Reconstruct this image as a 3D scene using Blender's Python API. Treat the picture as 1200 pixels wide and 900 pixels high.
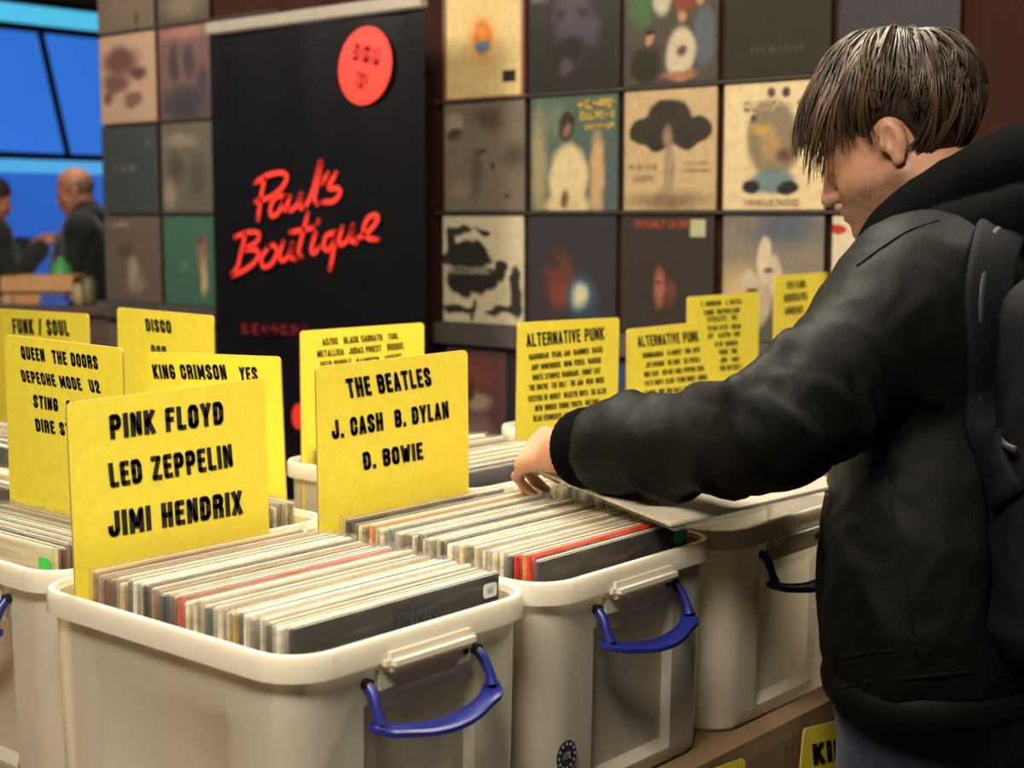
import bpy, bmesh, math, random
import numpy as np
from mathutils import Vector, Matrix, noise

# ------------------------------------------------------------------ camera, light, exposure
scene = bpy.context.scene
for o in list(bpy.data.objects):
    bpy.data.objects.remove(o)
COL = scene.collection
FPX, CX, CY, HORIZON = 1720.0, 600.0, 450.0, 255.0
PITCH = math.atan((CY - HORIZON) / FPX)
YAW = math.radians(40.9)
rt = np.array([math.sin(YAW), -math.cos(YAW), 0.0])
fwd = np.array([math.cos(YAW) * math.cos(PITCH), math.sin(YAW) * math.cos(PITCH), -math.sin(PITCH)])
up = np.cross(rt, fwd)
PIV = np.array([0.0, 0.0, 1.035])                       # pivot of the nearest crate's handle
CAM = PIV - (fwd + rt * (423 - CX) / FPX + up * (CY - 796) / FPX) * 1.509

cam_d = bpy.data.cameras.new('camera')
cam = bpy.data.objects.new('camera', cam_d)
COL.objects.link(cam)
cam_d.sensor_width = 36.0
cam_d.lens = FPX / 1200.0 * 36.0
cam_d.clip_start = 0.05
cam.matrix_world = Matrix(((rt[0], up[0], -fwd[0], CAM[0]), (rt[1], up[1], -fwd[1], CAM[1]),
                           (rt[2], up[2], -fwd[2], CAM[2]), (0, 0, 0, 1)))
cam_d.dof.use_dof = True
cam_d.dof.focus_distance = 1.85
cam_d.dof.aperture_fstop = 5.0
scene.camera = cam
scene.view_settings.view_transform = 'Standard'
scene.view_settings.look = 'None'
scene.view_settings.gamma = 1.0
scene.view_settings.use_curve_mapping = False
scene.view_settings.exposure = 0.0

world = bpy.data.worlds.new('world')
scene.world = world
world.use_nodes = True
world.node_tree.nodes['Background'].inputs[0].default_value = (1.0, 0.82, 0.6, 1)
world.node_tree.nodes['Background'].inputs[1].default_value = 0.05


def area(name, loc, target, size, power, color):
    d = bpy.data.lights.new(name, 'AREA')
    d.shape = 'RECTANGLE'
    d.size, d.size_y = size
    d.energy = power
    d.color = color
    o = bpy.data.objects.new(name, d)
    o.location = loc
    o.rotation_euler = (Vector(target) - Vector(loc)).to_track_quat('-Z', 'Y').to_euler()
    COL.objects.link(o)
    return o


WARM = (1.0, 0.89, 0.73)
area('overhead_light', (-1.3, -0.6, 3.05), (0.4, 0.4, 1.0), (1.2, 0.5), 104, WARM)
area('overhead_light', (0.75, 0.75, 3.1), (0.75, 0.5, 1.0), (1.2, 0.5), 120, WARM)
area('overhead_light', (1.6, -0.75, 3.1), (0.9, -0.3, 1.5), (0.5, 0.5), 40, WARM)
area('overhead_light', (0.9, 3.2, 3.1), (1.9, 3.4, 1.2), (0.8, 0.5), 110, WARM)  # unseen light added to brighten the record columns left of the banner
area('overhead_light', (3.6, 6.0, 3.1), (3.6, 6.0, 0.0), (1.0, 0.5), 22, WARM)


# ------------------------------------------------------------------ projecting photo positions into the room
def ray(x, y):
    return fwd + rt * (x - CX) / FPX + up * (CY - y) / FPX


def on(x, y, axis, val):
    r = ray(x, y)
    return CAM + r * (val - CAM[axis]) / r[axis]


def atd(x, y, d):
    return CAM + ray(x, y) * d


# ------------------------------------------------------------------ materials
def lin(c):
    return tuple((v / 255 / 12.92) if v / 255 <= 0.04045 else ((v / 255 + 0.055) / 1.055) ** 2.4 for v in c)


def newmat(name):
    m = bpy.data.materials.new(name)
    m.use_nodes = True
    nt = m.node_tree
    return m, nt, nt.nodes['Principled BSDF']


def ND(nt, typ, **kw):
    n = nt.nodes.new(typ)
    for k, v in kw.items():
        if k.startswith('i_'):
            n.inputs[int(k[2:])].default_value = v
        else:
            setattr(n, k, v)
    return n


def mat(name, rgb, rough=0.6, var=0.0, scale=30, bump=0.0, bscale=None, metal=0.0, spec=0.5, sheen=0.0, stretch=(1, 1, 1)):
    m, nt, b = newmat(name)
    c = lin(rgb)
    b.inputs['Roughness'].default_value = rough
    b.inputs['Metallic'].default_value = metal
    b.inputs['Specular IOR Level'].default_value = spec
    b.inputs['Sheen Weight'].default_value = sheen
    tc = ND(nt, 'ShaderNodeTexCoord')
    mp = ND(nt, 'ShaderNodeMapping')
    mp.inputs['Scale'].default_value = stretch
    nt.links.new(tc.outputs['Object'], mp.inputs[0])
    if var > 0:
        n = ND(nt, 'ShaderNodeTexNoise')
        n.inputs['Scale'].default_value = scale
        n.inputs['Detail'].default_value = 5
        nt.links.new(mp.outputs[0], n.inputs['Vector'])
        r = ND(nt, 'ShaderNodeValToRGB')
        r.color_ramp.elements[0].position = 0.3
        r.color_ramp.elements[1].position = 0.7
        r.color_ramp.elements[0].color = tuple(v * (1 - var) for v in c) + (1,)
        r.color_ramp.elements[1].color = tuple(min(1, v * (1 + var)) for v in c) + (1,)
        nt.links.new(n.outputs['Fac'], r.inputs[0])
        nt.links.new(r.outputs[0], b.inputs['Base Color'])
    else:
        b.inputs['Base Color'].default_value = c + (1,)
    if bump > 0:
        n2 = ND(nt, 'ShaderNodeTexNoise')
        n2.inputs['Scale'].default_value = bscale or scale * 3
        n2.inputs['Detail'].default_value = 4
        nt.links.new(mp.outputs[0], n2.inputs['Vector'])
        bp = ND(nt, 'ShaderNodeBump')
        bp.inputs['Strength'].default_value = bump
        bp.inputs['Distance'].default_value = 0.01
        nt.links.new(n2.outputs['Fac'], bp.inputs['Height'])
        nt.links.new(bp.outputs[0], b.inputs['Normal'])
    return m


def emis(name, rgb, strength, var=0.15, scale=1.2):
    m, nt, b = newmat(name)
    nt.nodes.remove(b)
    e = ND(nt, 'ShaderNodeEmission')
    tc = ND(nt, 'ShaderNodeTexCoord')
    n = ND(nt, 'ShaderNodeTexNoise')
    n.inputs['Scale'].default_value = scale
    nt.links.new(tc.outputs['Object'], n.inputs['Vector'])
    r = ND(nt, 'ShaderNodeValToRGB')
    c = lin(rgb)
    r.color_ramp.elements[0].color = tuple(v * (1 - var) for v in c) + (1,)
    r.color_ramp.elements[1].color = tuple(v * (1 + var) for v in c) + (1,)
    nt.links.new(n.outputs['Fac'], r.inputs[0])
    nt.links.new(r.outputs[0], e.inputs[0])
    e.inputs[1].default_value = strength
    nt.links.new(e.outputs[0], nt.nodes['Material Output'].inputs[0])
    return m


def plastic_sheet(name, tint, clear, rough=0.25, white=0.5, bump=0.0, bscale=60, gloss_mix=0.18, trans=0.5):
    """Milky polythene or polypropylene: clear + diffuse + translucent + gloss."""
    m, nt, b = newmat(name)
    nt.nodes.remove(b)
    c = lin(tint) + (1,)
    tr = ND(nt, 'ShaderNodeBsdfTransparent')
    tr.inputs[0].default_value = tuple(0.5 + 0.5 * v for v in c[:3]) + (1,)
    df = ND(nt, 'ShaderNodeBsdfDiffuse')
    df.inputs[0].default_value = c
    tl = ND(nt, 'ShaderNodeBsdfTranslucent')
    tl.inputs[0].default_value = c
    gl = ND(nt, 'ShaderNodeBsdfGlossy')
    gl.inputs['Roughness'].default_value = rough
    gl.inputs[0].default_value = (1, 1, 1, 1)
    m1 = ND(nt, 'ShaderNodeMixShader')
    m1.inputs[0].default_value = trans
    nt.links.new(df.outputs[0], m1.inputs[1]); nt.links.new(tl.outputs[0], m1.inputs[2])
    m2 = ND(nt, 'ShaderNodeMixShader')
    m2.inputs[0].default_value = clear
    nt.links.new(m1.outputs[0], m2.inputs[1]); nt.links.new(tr.outputs[0], m2.inputs[2])
    m3 = ND(nt, 'ShaderNodeMixShader')
    lw = ND(nt, 'ShaderNodeLayerWeight')
    lw.inputs[0].default_value = 0.5
    pw = ND(nt, 'ShaderNodeMath', operation='POWER'); pw.inputs[1].default_value = 4.0
    nt.links.new(lw.outputs['Facing'], pw.inputs[0])
    mu2 = ND(nt, 'ShaderNodeMath', operation='MULTIPLY_ADD', use_clamp=True)
    mu2.inputs[1].default_value = gloss_mix * 0.9; mu2.inputs[2].default_value = gloss_mix * 0.04
    nt.links.new(pw.outputs[0], mu2.inputs[0])
    nt.links.new(mu2.outputs[0], m3.inputs[0])
    nt.links.new(m2.outputs[0], m3.inputs[1]); nt.links.new(gl.outputs[0], m3.inputs[2])
    nt.links.new(m3.outputs[0], nt.nodes['Material Output'].inputs[0])
    if bump:
        tc = ND(nt, 'ShaderNodeTexCoord')
        n = ND(nt, 'ShaderNodeTexNoise')
        n.inputs['Scale'].default_value = bscale
        n.inputs['Detail'].default_value = 3
        nt.links.new(tc.outputs['Object'], n.inputs['Vector'])
        bp = ND(nt, 'ShaderNodeBump')
        bp.inputs['Strength'].default_value = bump
        bp.inputs['Distance'].default_value = 0.01
        nt.links.new(n.outputs['Fac'], bp.inputs['Height'])
        for s in (gl, df):
            nt.links.new(bp.outputs[0], s.inputs['Normal'])
    return m


def cover_mat(name, base, blobs, rough=0.35, distort=0.05, dscale=4.0, grain=0.12):
    """Printed cover: soft patches of colour in the cover's own plane (Generated x, z).
    blob = (cx, cz, rx, rz, rgb, softness[, 'rect'])"""
    m, nt, b = newmat(name)
    b.inputs['Roughness'].default_value = rough
    b.inputs['Specular IOR Level'].default_value = 0.2
    tc = ND(nt, 'ShaderNodeTexCoord')
    nz = ND(nt, 'ShaderNodeTexNoise')
    nz.inputs['Scale'].default_value = dscale
    nz.inputs['Detail'].default_value = 4
    nt.links.new(tc.outputs['Generated'], nz.inputs['Vector'])
    sb = ND(nt, 'ShaderNodeVectorMath', operation='SUBTRACT')
    sb.inputs[1].default_value = (0.5, 0.5, 0.5)
    nt.links.new(nz.outputs['Color'], sb.inputs[0])
    sc = ND(nt, 'ShaderNodeVectorMath', operation='SCALE')
    sc.inputs['Scale'].default_value = distort * 2
    nt.links.new(sb.outputs[0], sc.inputs[0])
    ad = ND(nt, 'ShaderNodeVectorMath', operation='ADD')
    nt.links.new(tc.outputs['Generated'], ad.inputs[0]); nt.links.new(sc.outputs[0], ad.inputs[1])
    sx = ND(nt, 'ShaderNodeSeparateXYZ'); nt.links.new(ad.outputs[0], sx.inputs[0])
    sx0 = ND(nt, 'ShaderNodeSeparateXYZ'); nt.links.new(tc.outputs['Generated'], sx0.inputs[0])
    cur = ND(nt, 'ShaderNodeRGB'); cur.outputs[0].default_value = lin(base) + (1,)
    cur = cur.outputs[0]
    for bl in blobs:
        cx, cz, rx, rz, rgb, soft = bl[:6]
        rect = len(bl) > 6
        src = sx0 if rect else sx
        a = ND(nt, 'ShaderNodeMath', operation='MULTIPLY_ADD'); a.inputs[1].default_value = 1 / rx; a.inputs[2].default_value = -cx / rx
        c = ND(nt, 'ShaderNodeMath', operation='MULTIPLY_ADD'); c.inputs[1].default_value = 1 / rz; c.inputs[2].default_value = -cz / rz
        nt.links.new(src.outputs[0], a.inputs[0]); nt.links.new(src.outputs[2], c.inputs[0])
        if rect:
            a2 = ND(nt, 'ShaderNodeMath', operation='ABSOLUTE'); nt.links.new(a.outputs[0], a2.inputs[0])
            c2 = ND(nt, 'ShaderNodeMath', operation='ABSOLUTE'); nt.links.new(c.outputs[0], c2.inputs[0])
            d = ND(nt, 'ShaderNodeMath', operation='MAXIMUM')
            nt.links.new(a2.outputs[0], d.inputs[0]); nt.links.new(c2.outputs[0], d.inputs[1])
        else:
            cb = ND(nt, 'ShaderNodeCombineXYZ')
            nt.links.new(a.outputs[0], cb.inputs[0]); nt.links.new(c.outputs[0], cb.inputs[1])
            d = ND(nt, 'ShaderNodeVectorMath', operation='LENGTH'); nt.links.new(cb.outputs[0], d.inputs[0])
        mr = ND(nt, 'ShaderNodeMapRange', interpolation_type='SMOOTHSTEP')
        mr.inputs[1].default_value = 1 - soft; mr.inputs[2].default_value = 1.001 + (0 if rect else soft * 0.3)
        mr.inputs[3].default_value = 1; mr.inputs[4].default_value = 0
        nt.links.new(d.outputs['Value'] if not rect else d.outputs[0], mr.inputs[0])
        mx = ND(nt, 'ShaderNodeMix', data_type='RGBA')
        nt.links.new(mr.outputs[0], mx.inputs[0]); nt.links.new(cur, mx.inputs[6])
        mx.inputs[7].default_value = lin(rgb) + (1,)
        cur = mx.outputs[2]
    g = ND(nt, 'ShaderNodeTexNoise'); g.inputs['Scale'].default_value = 14; g.inputs['Detail'].default_value = 6
    nt.links.new(tc.outputs['Generated'], g.inputs['Vector'])
    mr = ND(nt, 'ShaderNodeMapRange'); mr.inputs[1].default_value = 0.3; mr.inputs[2].default_value = 0.7
    mr.inputs[3].default_value = 1 - grain; mr.inputs[4].default_value = 1 + grain
    nt.links.new(g.outputs['Fac'], mr.inputs[0])
    mx = ND(nt, 'ShaderNodeVectorMath', operation='SCALE')
    nt.links.new(cur, mx.inputs[0]); nt.links.new(mr.outputs[0], mx.inputs['Scale'])
    nt.links.new(mx.outputs[0], b.inputs['Base Color'])
    return m


# ------------------------------------------------------------------ mesh helpers
def obj(name, mesh, m=None, parent=None, loc=None, rotz=None, smooth=False):
    if isinstance(mesh, bmesh.types.BMesh):
        me = bpy.data.meshes.new(name)
        bmesh.ops.recalc_face_normals(mesh, faces=mesh.faces)
        mesh.to_mesh(me); mesh.free()
        mesh = me
    if smooth:
        mesh.polygons.foreach_set('use_smooth', [True] * len(mesh.polygons))
    if m is not None and len(mesh.materials) == 0:
        for mm in (m if isinstance(m, (list, tuple)) else [m]):
            mesh.materials.append(mm)
    o = bpy.data.objects.new(name, mesh)
    COL.objects.link(o)
    if parent is not None:
        o.parent = parent
    if loc is not None:
        o.location = loc
    if rotz is not None:
        o.rotation_euler = (0, 0, rotz)
    return o


def empty(name, loc=(0, 0, 0), rotz=0):
    o = bpy.data.objects.new(name, None)
    o.empty_display_size = 0.05
    o.location = loc; o.rotation_euler = (0, 0, rotz)
    COL.objects.link(o)
    return o


def tag(o, label, cat, group=None):
    o['label'] = label; o['category'] = cat
    if group:
        o['group'] = group
    return o


def struct(name, bm, m, parent=None, **k):
    o = obj(name, bm, m, parent, **k)
    if parent is None:
        o['kind'] = 'structure'
    return o


def box(bm, lo, hi, bev=0.0, mi=0):
    t = bmesh.new()
    bmesh.ops.create_cube(t, size=1.0)
    for v in t.verts:
        v.co = Vector([lo[i] + (v.co[i] + 0.5) * (hi[i] - lo[i]) for i in range(3)])
    if bev:
        bmesh.ops.bevel(t, geom=t.edges[:], offset=bev, segments=2, affect='EDGES', clamp_overlap=True)
    for f in t.faces:
        f.material_index = mi
    me = bpy.data.meshes.new('t'); t.to_mesh(me); t.free()
    bm.from_mesh(me); bpy.data.meshes.remove(me)
    return bm


def tube(bm, pts, radii, n=8, flat=1.0, closed_ends=True, upv=None):
    pts = [Vector(p) for p in pts]
    if not hasattr(radii, '__len__'):
        radii = [radii] * len(pts)
    rings = []
    u = None
    for i, p in enumerate(pts):
        t = (pts[min(i + 1, len(pts) - 1)] - pts[max(i - 1, 0)]).normalized()
        if u is None:
            u = Vector(upv) if upv is not None else (Vector((0, 0, 1)) if abs(t.z) < 0.9 else Vector((1, 0, 0)))
        u = (u - t * u.dot(t)).normalized()
        w = t.cross(u)
        rings.append([bm.verts.new(p + (u * math.cos(a) * flat + w * math.sin(a)) * radii[i])
                      for a in [2 * math.pi * k / n for k in range(n)]])
    for a, b in zip(rings, rings[1:]):
        for k in range(n):
            bm.faces.new((a[k], a[(k + 1) % n], b[(k + 1) % n], b[k]))
    if closed_ends:
        bm.faces.new(rings[0][::-1]); bm.faces.new(rings[-1])
    return bm


def catmull(pts, n=6):
    P = [Vector(p) for p in pts]
    P = [P[0] * 2 - P[1]] + P + [P[-1] * 2 - P[-2]]
    out = []
    for i in range(1, len(P) - 2):
        for k in range(n):
            t = k / n
            out.append(0.5 * ((2 * P[i]) + (P[i + 1] - P[i - 1]) * t + (2 * P[i - 1] - 5 * P[i] + 4 * P[i + 1] - P[i + 2]) * t * t
                              + (3 * P[i] - P[i - 1] - 3 * P[i + 1] + P[i + 2]) * t ** 3))
    out.append(P[-2])
    return out


def disc(bm, c, u, v, r, n=24):
    c, u, v = Vector(c), Vector(u), Vector(v)
    return bm.faces.new([bm.verts.new(c + u * r * math.cos(2 * math.pi * k / n) + v * r * math.sin(2 * math.pi * k / n)) for k in range(n)])


def rrect(hx, hy, r, n=8):
    """rounded rectangle outline, counter-clockwise"""
    out = []
    for cx, cy, a0 in ((hx - r, -hy + r, -90), (hx - r, hy - r, 0), (-hx + r, hy - r, 90), (-hx + r, -hy + r, 180)):
        for k in range(n + 1):
            a = math.radians(a0 + 90 * k / n)
            out.append((cx + r * math.cos(a), cy + r * math.sin(a)))
    return out


# ------------------------------------------------------------------ block lettering (condensed bold strokes)
O_ = [(0, .16), (0, .84), (.22, 1), (.78, 1), (1, .84), (1, .16), (.78, 0), (.22, 0), (0, .16), (0, .3)]
GL = {
    'A': [[(0, 0), (.5, 1), (1, 0)], [(.22, .28), (.78, .28)]],
    'B': [[(0, .5), (0, 1), (.75, 1), (1, .86), (1, .66), (.78, .53), (0, .53)], [(.78, .53), (1, .38), (1, .15), (.75, 0), (0, 0), (0, .5)]],
    'C': [[(1, .68), (1, .84), (.78, 1), (.22, 1), (0, .84), (0, .16), (.22, 0), (.78, 0), (1, .16), (1, .32)]],
    'D': [[(0, .5), (0, 1), (.7, 1), (1, .82), (1, .18), (.7, 0), (0, 0), (0, .5)]],
    'E': [[(1, 1), (0, 1), (0, 0), (1, 0)], [(0, .52), (.8, .52)]],
    'F': [[(1, 1), (0, 1), (0, 0)], [(0, .5), (.8, .5)]],
    'G': [[(1, .76), (1, .84), (.78, 1), (.22, 1), (0, .84), (0, .16), (.22, 0), (.78, 0), (1, .16), (1, .42), (.62, .42)]],
    'H': [[(0, 0), (0, 1)], [(1, 0), (1, 1)], [(0, .5), (1, .5)]],
    'I': [[(.5, 0), (.5, 1)]],
    'J': [[(1, 1), (1, .16), (.78, 0), (.22, 0), (0, .16), (0, .3)]],
    'K': [[(0, 0), (0, 1)], [(1, 1), (.1, .42)], [(.3, .58), (1, 0)]],
    'L': [[(0, 1), (0, 0), (1, 0)]],
    'M': [[(0, 0), (0, 1), (.5, .2), (1, 1), (1, 0)]],
    'N': [[(0, 0), (0, 1), (1, 0), (1, 1)]],
    'O': [O_],
    'P': [[(0, 0), (0, 1), (.75, 1), (1, .86), (1, .58), (.75, .44), (0, .44)]],
    'Q': [O_, [(.6, .2), (1, -.06)]],
    'R': [[(0, 0), (0, 1), (.75, 1), (1, .86), (1, .64), (.75, .5), (0, .5)], [(.7, .5), (1, .34), (1, 0)]],
    'S': [[(1, .8), (1, .86), (.78, 1), (.22, 1), (0, .86), (0, .68), (1, .32), (1, .14), (.78, 0), (.22, 0), (0, .14), (0, .2)]],
    'T': [[(0, 1), (1, 1)], [(.5, 0), (.5, 1)]],
    'U': [[(0, 1), (0, .16), (.22, 0), (.78, 0), (1, .16), (1, 1)]],
    'V': [[(0, 1), (.5, 0), (1, 1)]],
    'W': [[(0, 1), (.25, 0), (.5, .8), (.75, 0), (1, 1)]],
    'X': [[(0, 0), (1, 1)], [(0, 1), (1, 0)]],
    'Y': [[(0, 1), (.5, .45), (1, 1)], [(.5, 0), (.5, .45)]],
    'Z': [[(0, 1), (1, 1), (0, 0), (1, 0)]],
    '2': [[(0, .7), (0, .84), (.22, 1), (.78, 1), (1, .84), (1, .64), (0, .1), (0, 0), (1, 0)]],
    '3': [[(0, .7), (0, .84), (.22, 1), (.78, 1), (1, .84), (1, .66), (.75, .53), (.4, .53)], [(.75, .53), (1, .38), (1, .16), (.78, 0), (.22, 0), (0, .16), (0, .3)]],
    '4': [[(.75, 0), (.75, 1), (0, .35), (0, .25), (1, .25)]],
    '5': [[(1, 1), (0, 1), (0, .55), (.75, .55), (1, .42), (1, .16), (.78, 0), (.22, 0), (0, .16), (0, .3)]],
    '8': [O_, [(0, .52), (1, .52)]],
    '/': [[(0, -.05), (1, 1.05)]],
    '.': [[(.5, 0), (.5, .03)]],
    '&': [[(1, 0), (.15, .72), (.15, .86), (.35, 1), (.6, .9), (.6, .72), (0, .3), (0, .15), (.2, 0), (.6, 0), (1, .4)]],
    '!': [[(.5, .35), (.5, 1)], [(.5, 0), (.5, .03)]],
}
WID = {'I': .19, '.': .19, '!': .19, 'M': .58, 'W': .62, ' ': .26, '/': .36, 'L': .4, 'E': .41, 'F': .4}


def letter_quads(text, t=0.19, gap=0.09):
    """list of polygons in text space, cap height 1; returns polys, total width"""
    polys = []
    x = 0.0
    for ch in text:
        w = WID.get(ch, 0.47)
        if ch in GL:
            for st in GL[ch]:
                pts = [Vector((x + t / 2 + px * (w - t), t / 2 + py * (1 - t))) for px, py in st]
                for i, (a, b) in enumerate(zip(pts, pts[1:])):
                    d = (b - a)
                    if d.length < 1e-6:
                        continue
                    d.normalize()
                    nrm = Vector((-d.y, d.x)) * t / 2
                    a2 = a - d * t / 2 if i == 0 else a
                    b2 = b + d * t / 2 if i == len(pts) - 2 else b
                    polys.append([a2 - nrm, b2 - nrm, b2 + nrm, a2 + nrm])
                    if i < len(pts) - 2:
                        polys.append([b + Vector((math.cos(k * math.pi / 4), math.sin(k * math.pi / 4))) * t / 2 for k in range(8)])
        x += w + gap
    return polys, x - gap


def add_text(bm, text, org, rv, uv, off, t=0.19):
    """text from corner org, spanning vector rv (whole width) and uv (cap height), lifted by off"""
    polys, W = letter_quads(text, t)
    org, rv, uv, off = Vector(org), Vector(rv), Vector(uv), Vector(off)
    for k, p in enumerate(polys):
        bm.faces.new([bm.verts.new(org + rv * (q.x / W) + uv * q.y + off) for q in p])


def add_ribbon(bm, pts3, width, nrm):
    nrm = Vector(nrm)
    L = []
    for i, p in enumerate(pts3):
        d = (pts3[min(i + 1, len(pts3) - 1)] - pts3[max(i - 1, 0)]).normalized()
        s = d.cross(nrm).normalized() * width / 2
        L.append((p - s, p + s))
    for (a, b), (c, d) in zip(L, L[1:]):
        bm.faces.new([bm.verts.new(q) for q in (a, b, d, c)])
    for p in (pts3[0], pts3[-1]):
        s = Vector((0, 0, 1)); w = nrm.cross(s)
        disc(bm, p, s, w, width / 2, 10)


# ------------------------------------------------------------------ smooth implicit solids -> one continuous mesh
def v3(*a):
    return np.array(a, dtype=np.float32)


def cap(a, b, ra, rb):
    a = np.asarray(a, np.float32); b = np.asarray(b, np.float32); ba = b - a; bb = float(ba @ ba) + 1e-9

    def f(p):
        pa = p - a
        h = np.clip(pa @ ba / bb, 0, 1)
        return np.linalg.norm(pa - h[:, None] * ba, axis=1) - (ra + (rb - ra) * h)
    return f


def ell(c, r, R=None):
    c = np.asarray(c, np.float32); r = np.asarray(r, np.float32)

    def f(p):
        q = p - c
        if R is not None:
            q = q @ R
        k0 = np.linalg.norm(q / r, axis=1); k1 = np.linalg.norm(q / (r * r), axis=1) + 1e-6
        return k0 * (k0 - 1) / k1
    return f


def rbox(c, hs, rad, R=None):
    c = np.asarray(c, np.float32); hs = np.asarray(hs, np.float32)

    def f(p):
        q = p - c
        if R is not None:
            q = q @ R
        q = np.abs(q) - (hs - rad)
        return np.linalg.norm(np.maximum(q, 0), axis=1) + np.minimum(q.max(axis=1), 0) - rad
    return f


def halfspace(pt, n):
    pt = np.asarray(pt, np.float32); n = np.asarray(n, np.float32)
    n = n / np.linalg.norm(n)
    return lambda p: (p - pt) @ n


def field(ops):
    """ops: list of ('u'|'s'|'i', k, f): smooth union, subtraction, intersection in order"""
    def F(p):
        d = None
        for op, k, f in ops:
            v = f(p)
            if d is None:
                d = v; continue
            if op == 'u':
                h = np.maximum(k - np.abs(d - v), 0) / k
                d = np.minimum(d, v) - h * h * k * 0.25
            else:
                w = -v if op == 's' else v
                h = np.maximum(k - np.abs(d - w), 0) / k
                d = np.maximum(d, w) + h * h * k * 0.25
        return d
    return F


def sdf_mesh(name, F, lo, hi, h):
    lo = np.asarray(lo, np.float32); hi = np.asarray(hi, np.float32)
    B = 8
    nb = np.ceil((hi - lo) / (h * B)).astype(int)
    g = np.empty((nb[0] * B + 1, nb[1] * B + 1, nb[2] * B + 1), np.float32)
    bi = np.stack(np.meshgrid(*[np.arange(n) for n in nb], indexing='ij'), -1).reshape(-1, 3)
    cen = lo + (bi + 0.5) * h * B
    dc = F(cen.astype(np.float32))
    lim = h * B * 0.87 * 1.5 + 0.004
    loc = np.stack(np.meshgrid(*[np.arange(B + 1)] * 3, indexing='ij'), -1).reshape(-1, 3)
    for b, d in zip(bi, dc):
        if abs(d) > lim:
            x, y, z = b * B
            g[x:x + B + 1, y:y + B + 1, z:z + B + 1] = d
    act = bi[np.abs(dc) <= lim]
    for s in range(0, len(act), 150):
        ch = act[s:s + 150]
        pts = (lo + (ch[:, None, :] * B + loc[None]).reshape(-1, 3) * h).astype(np.float32)
        val = F(pts).reshape(len(ch), B + 1, B + 1, B + 1)
        for b, v in zip(ch, val):
            x, y, z = b * B
            g[x:x + B + 1, y:y + B + 1, z:z + B + 1] = v
    sg = g < 0
    cnt = np.zeros(tuple(n - 1 for n in g.shape), np.uint8)
    corners = [(i, j, k) for i in (0, 1) for j in (0, 1) for k in (0, 1)]
    nx, ny, nz = cnt.shape
    for i, j, k in corners:
        cnt += sg[i:i + nx, j:j + ny, k:k + nz]
    cells = np.argwhere((cnt > 0) & (cnt < 8))
    idx = np.full(cnt.shape, -1, np.int32)
    idx[tuple(cells.T)] = np.arange(len(cells))
    acc = np.zeros((len(cells), 3), np.float64); num = np.zeros(len(cells))
    for a in corners:
        for ax in range(3):
            if a[ax] == 0:
                b = list(a); b[ax] = 1
                va = g[cells[:, 0] + a[0], cells[:, 1] + a[1], cells[:, 2] + a[2]]
                vb = g[cells[:, 0] + b[0], cells[:, 1] + b[1], cells[:, 2] + b[2]]
                mk = (va < 0) != (vb < 0)
                t = np.where(mk, va / np.where(mk, va - vb, 1), 0)
                p = np.tile(np.array(a, float), (len(cells), 1)); p[:, ax] = t
                acc[mk] += p[mk]; num[mk] += 1
    verts = lo + (cells + acc / num[:, None]) * h
    faces = []
    for ax in range(3):
        o1, o2 = [(1, 2), (2, 0), (0, 1)][ax]
        sl = [slice(None)] * 3; sl2 = [slice(None)] * 3
        sl[ax] = slice(0, -1); sl2[ax] = slice(1, None)
        e = np.argwhere(sg[tuple(sl)] != sg[tuple(sl2)])
        e = e[(e[:, o1] > 0) & (e[:, o2] > 0) & (e[:, o1] < g.shape[o1] - 1) & (e[:, o2] < g.shape[o2] - 1)]
        q = []
        for d1, d2 in ((1, 1), (0, 1), (0, 0), (1, 0)):
            c = e.copy(); c[:, o1] -= d1; c[:, o2] -= d2
            q.append(idx[tuple(c.T)])
        q = np.stack(q, 1)
        flip = ~sg[tuple(e.T)]
        q[flip] = q[flip][:, ::-1]
        faces.append(q)
    faces = np.concatenate(faces)
    me = bpy.data.meshes.new(name)
    me.vertices.add(len(verts)); me.vertices.foreach_set('co', verts.astype(np.float32).ravel())
    me.loops.add(faces.size); me.loops.foreach_set('vertex_index', faces.astype(np.int32).ravel())
    me.polygons.add(len(faces)); me.polygons.foreach_set('loop_start', np.arange(0, faces.size, 4, dtype=np.int32))
    me.polygons.foreach_set('loop_total', np.full(len(faces), 4, np.int32))
    me.update(calc_edges=True); me.validate()
    me.polygons.foreach_set('use_smooth', [True] * len(me.polygons))
    return me


def mesh_np(me):
    a = np.empty(len(me.vertices) * 3, np.float32); me.vertices.foreach_get('co', a)
    n = np.empty(len(me.vertices) * 3, np.float32); me.vertices.foreach_get('normal', n)
    return a.reshape(-1, 3), n.reshape(-1, 3)


def crumple(me, amp, sc, seed=0.0, stretch=(1, 1, 1)):
    co, nr = mesh_np(me)
    st = Vector(stretch)
    for i in range(len(co)):
        v = Vector((co[i][0] * st.x, co[i][1] * st.y, co[i][2] * st.z)) * sc + Vector((seed, seed * 2.1, -seed))
        w = Vector((noise.noise(v * 0.7), noise.noise(v * 0.7 + Vector((9, 3, 1))), noise.noise(v * 0.7 + Vector((2, 7, 5)))))
        d = 1 - abs(noise.noise(v + w * 0.8)) * 2.6
        co[i] += nr[i] * amp * d
    me.vertices.foreach_set('co', co.ravel()); me.update()
    return me


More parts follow.
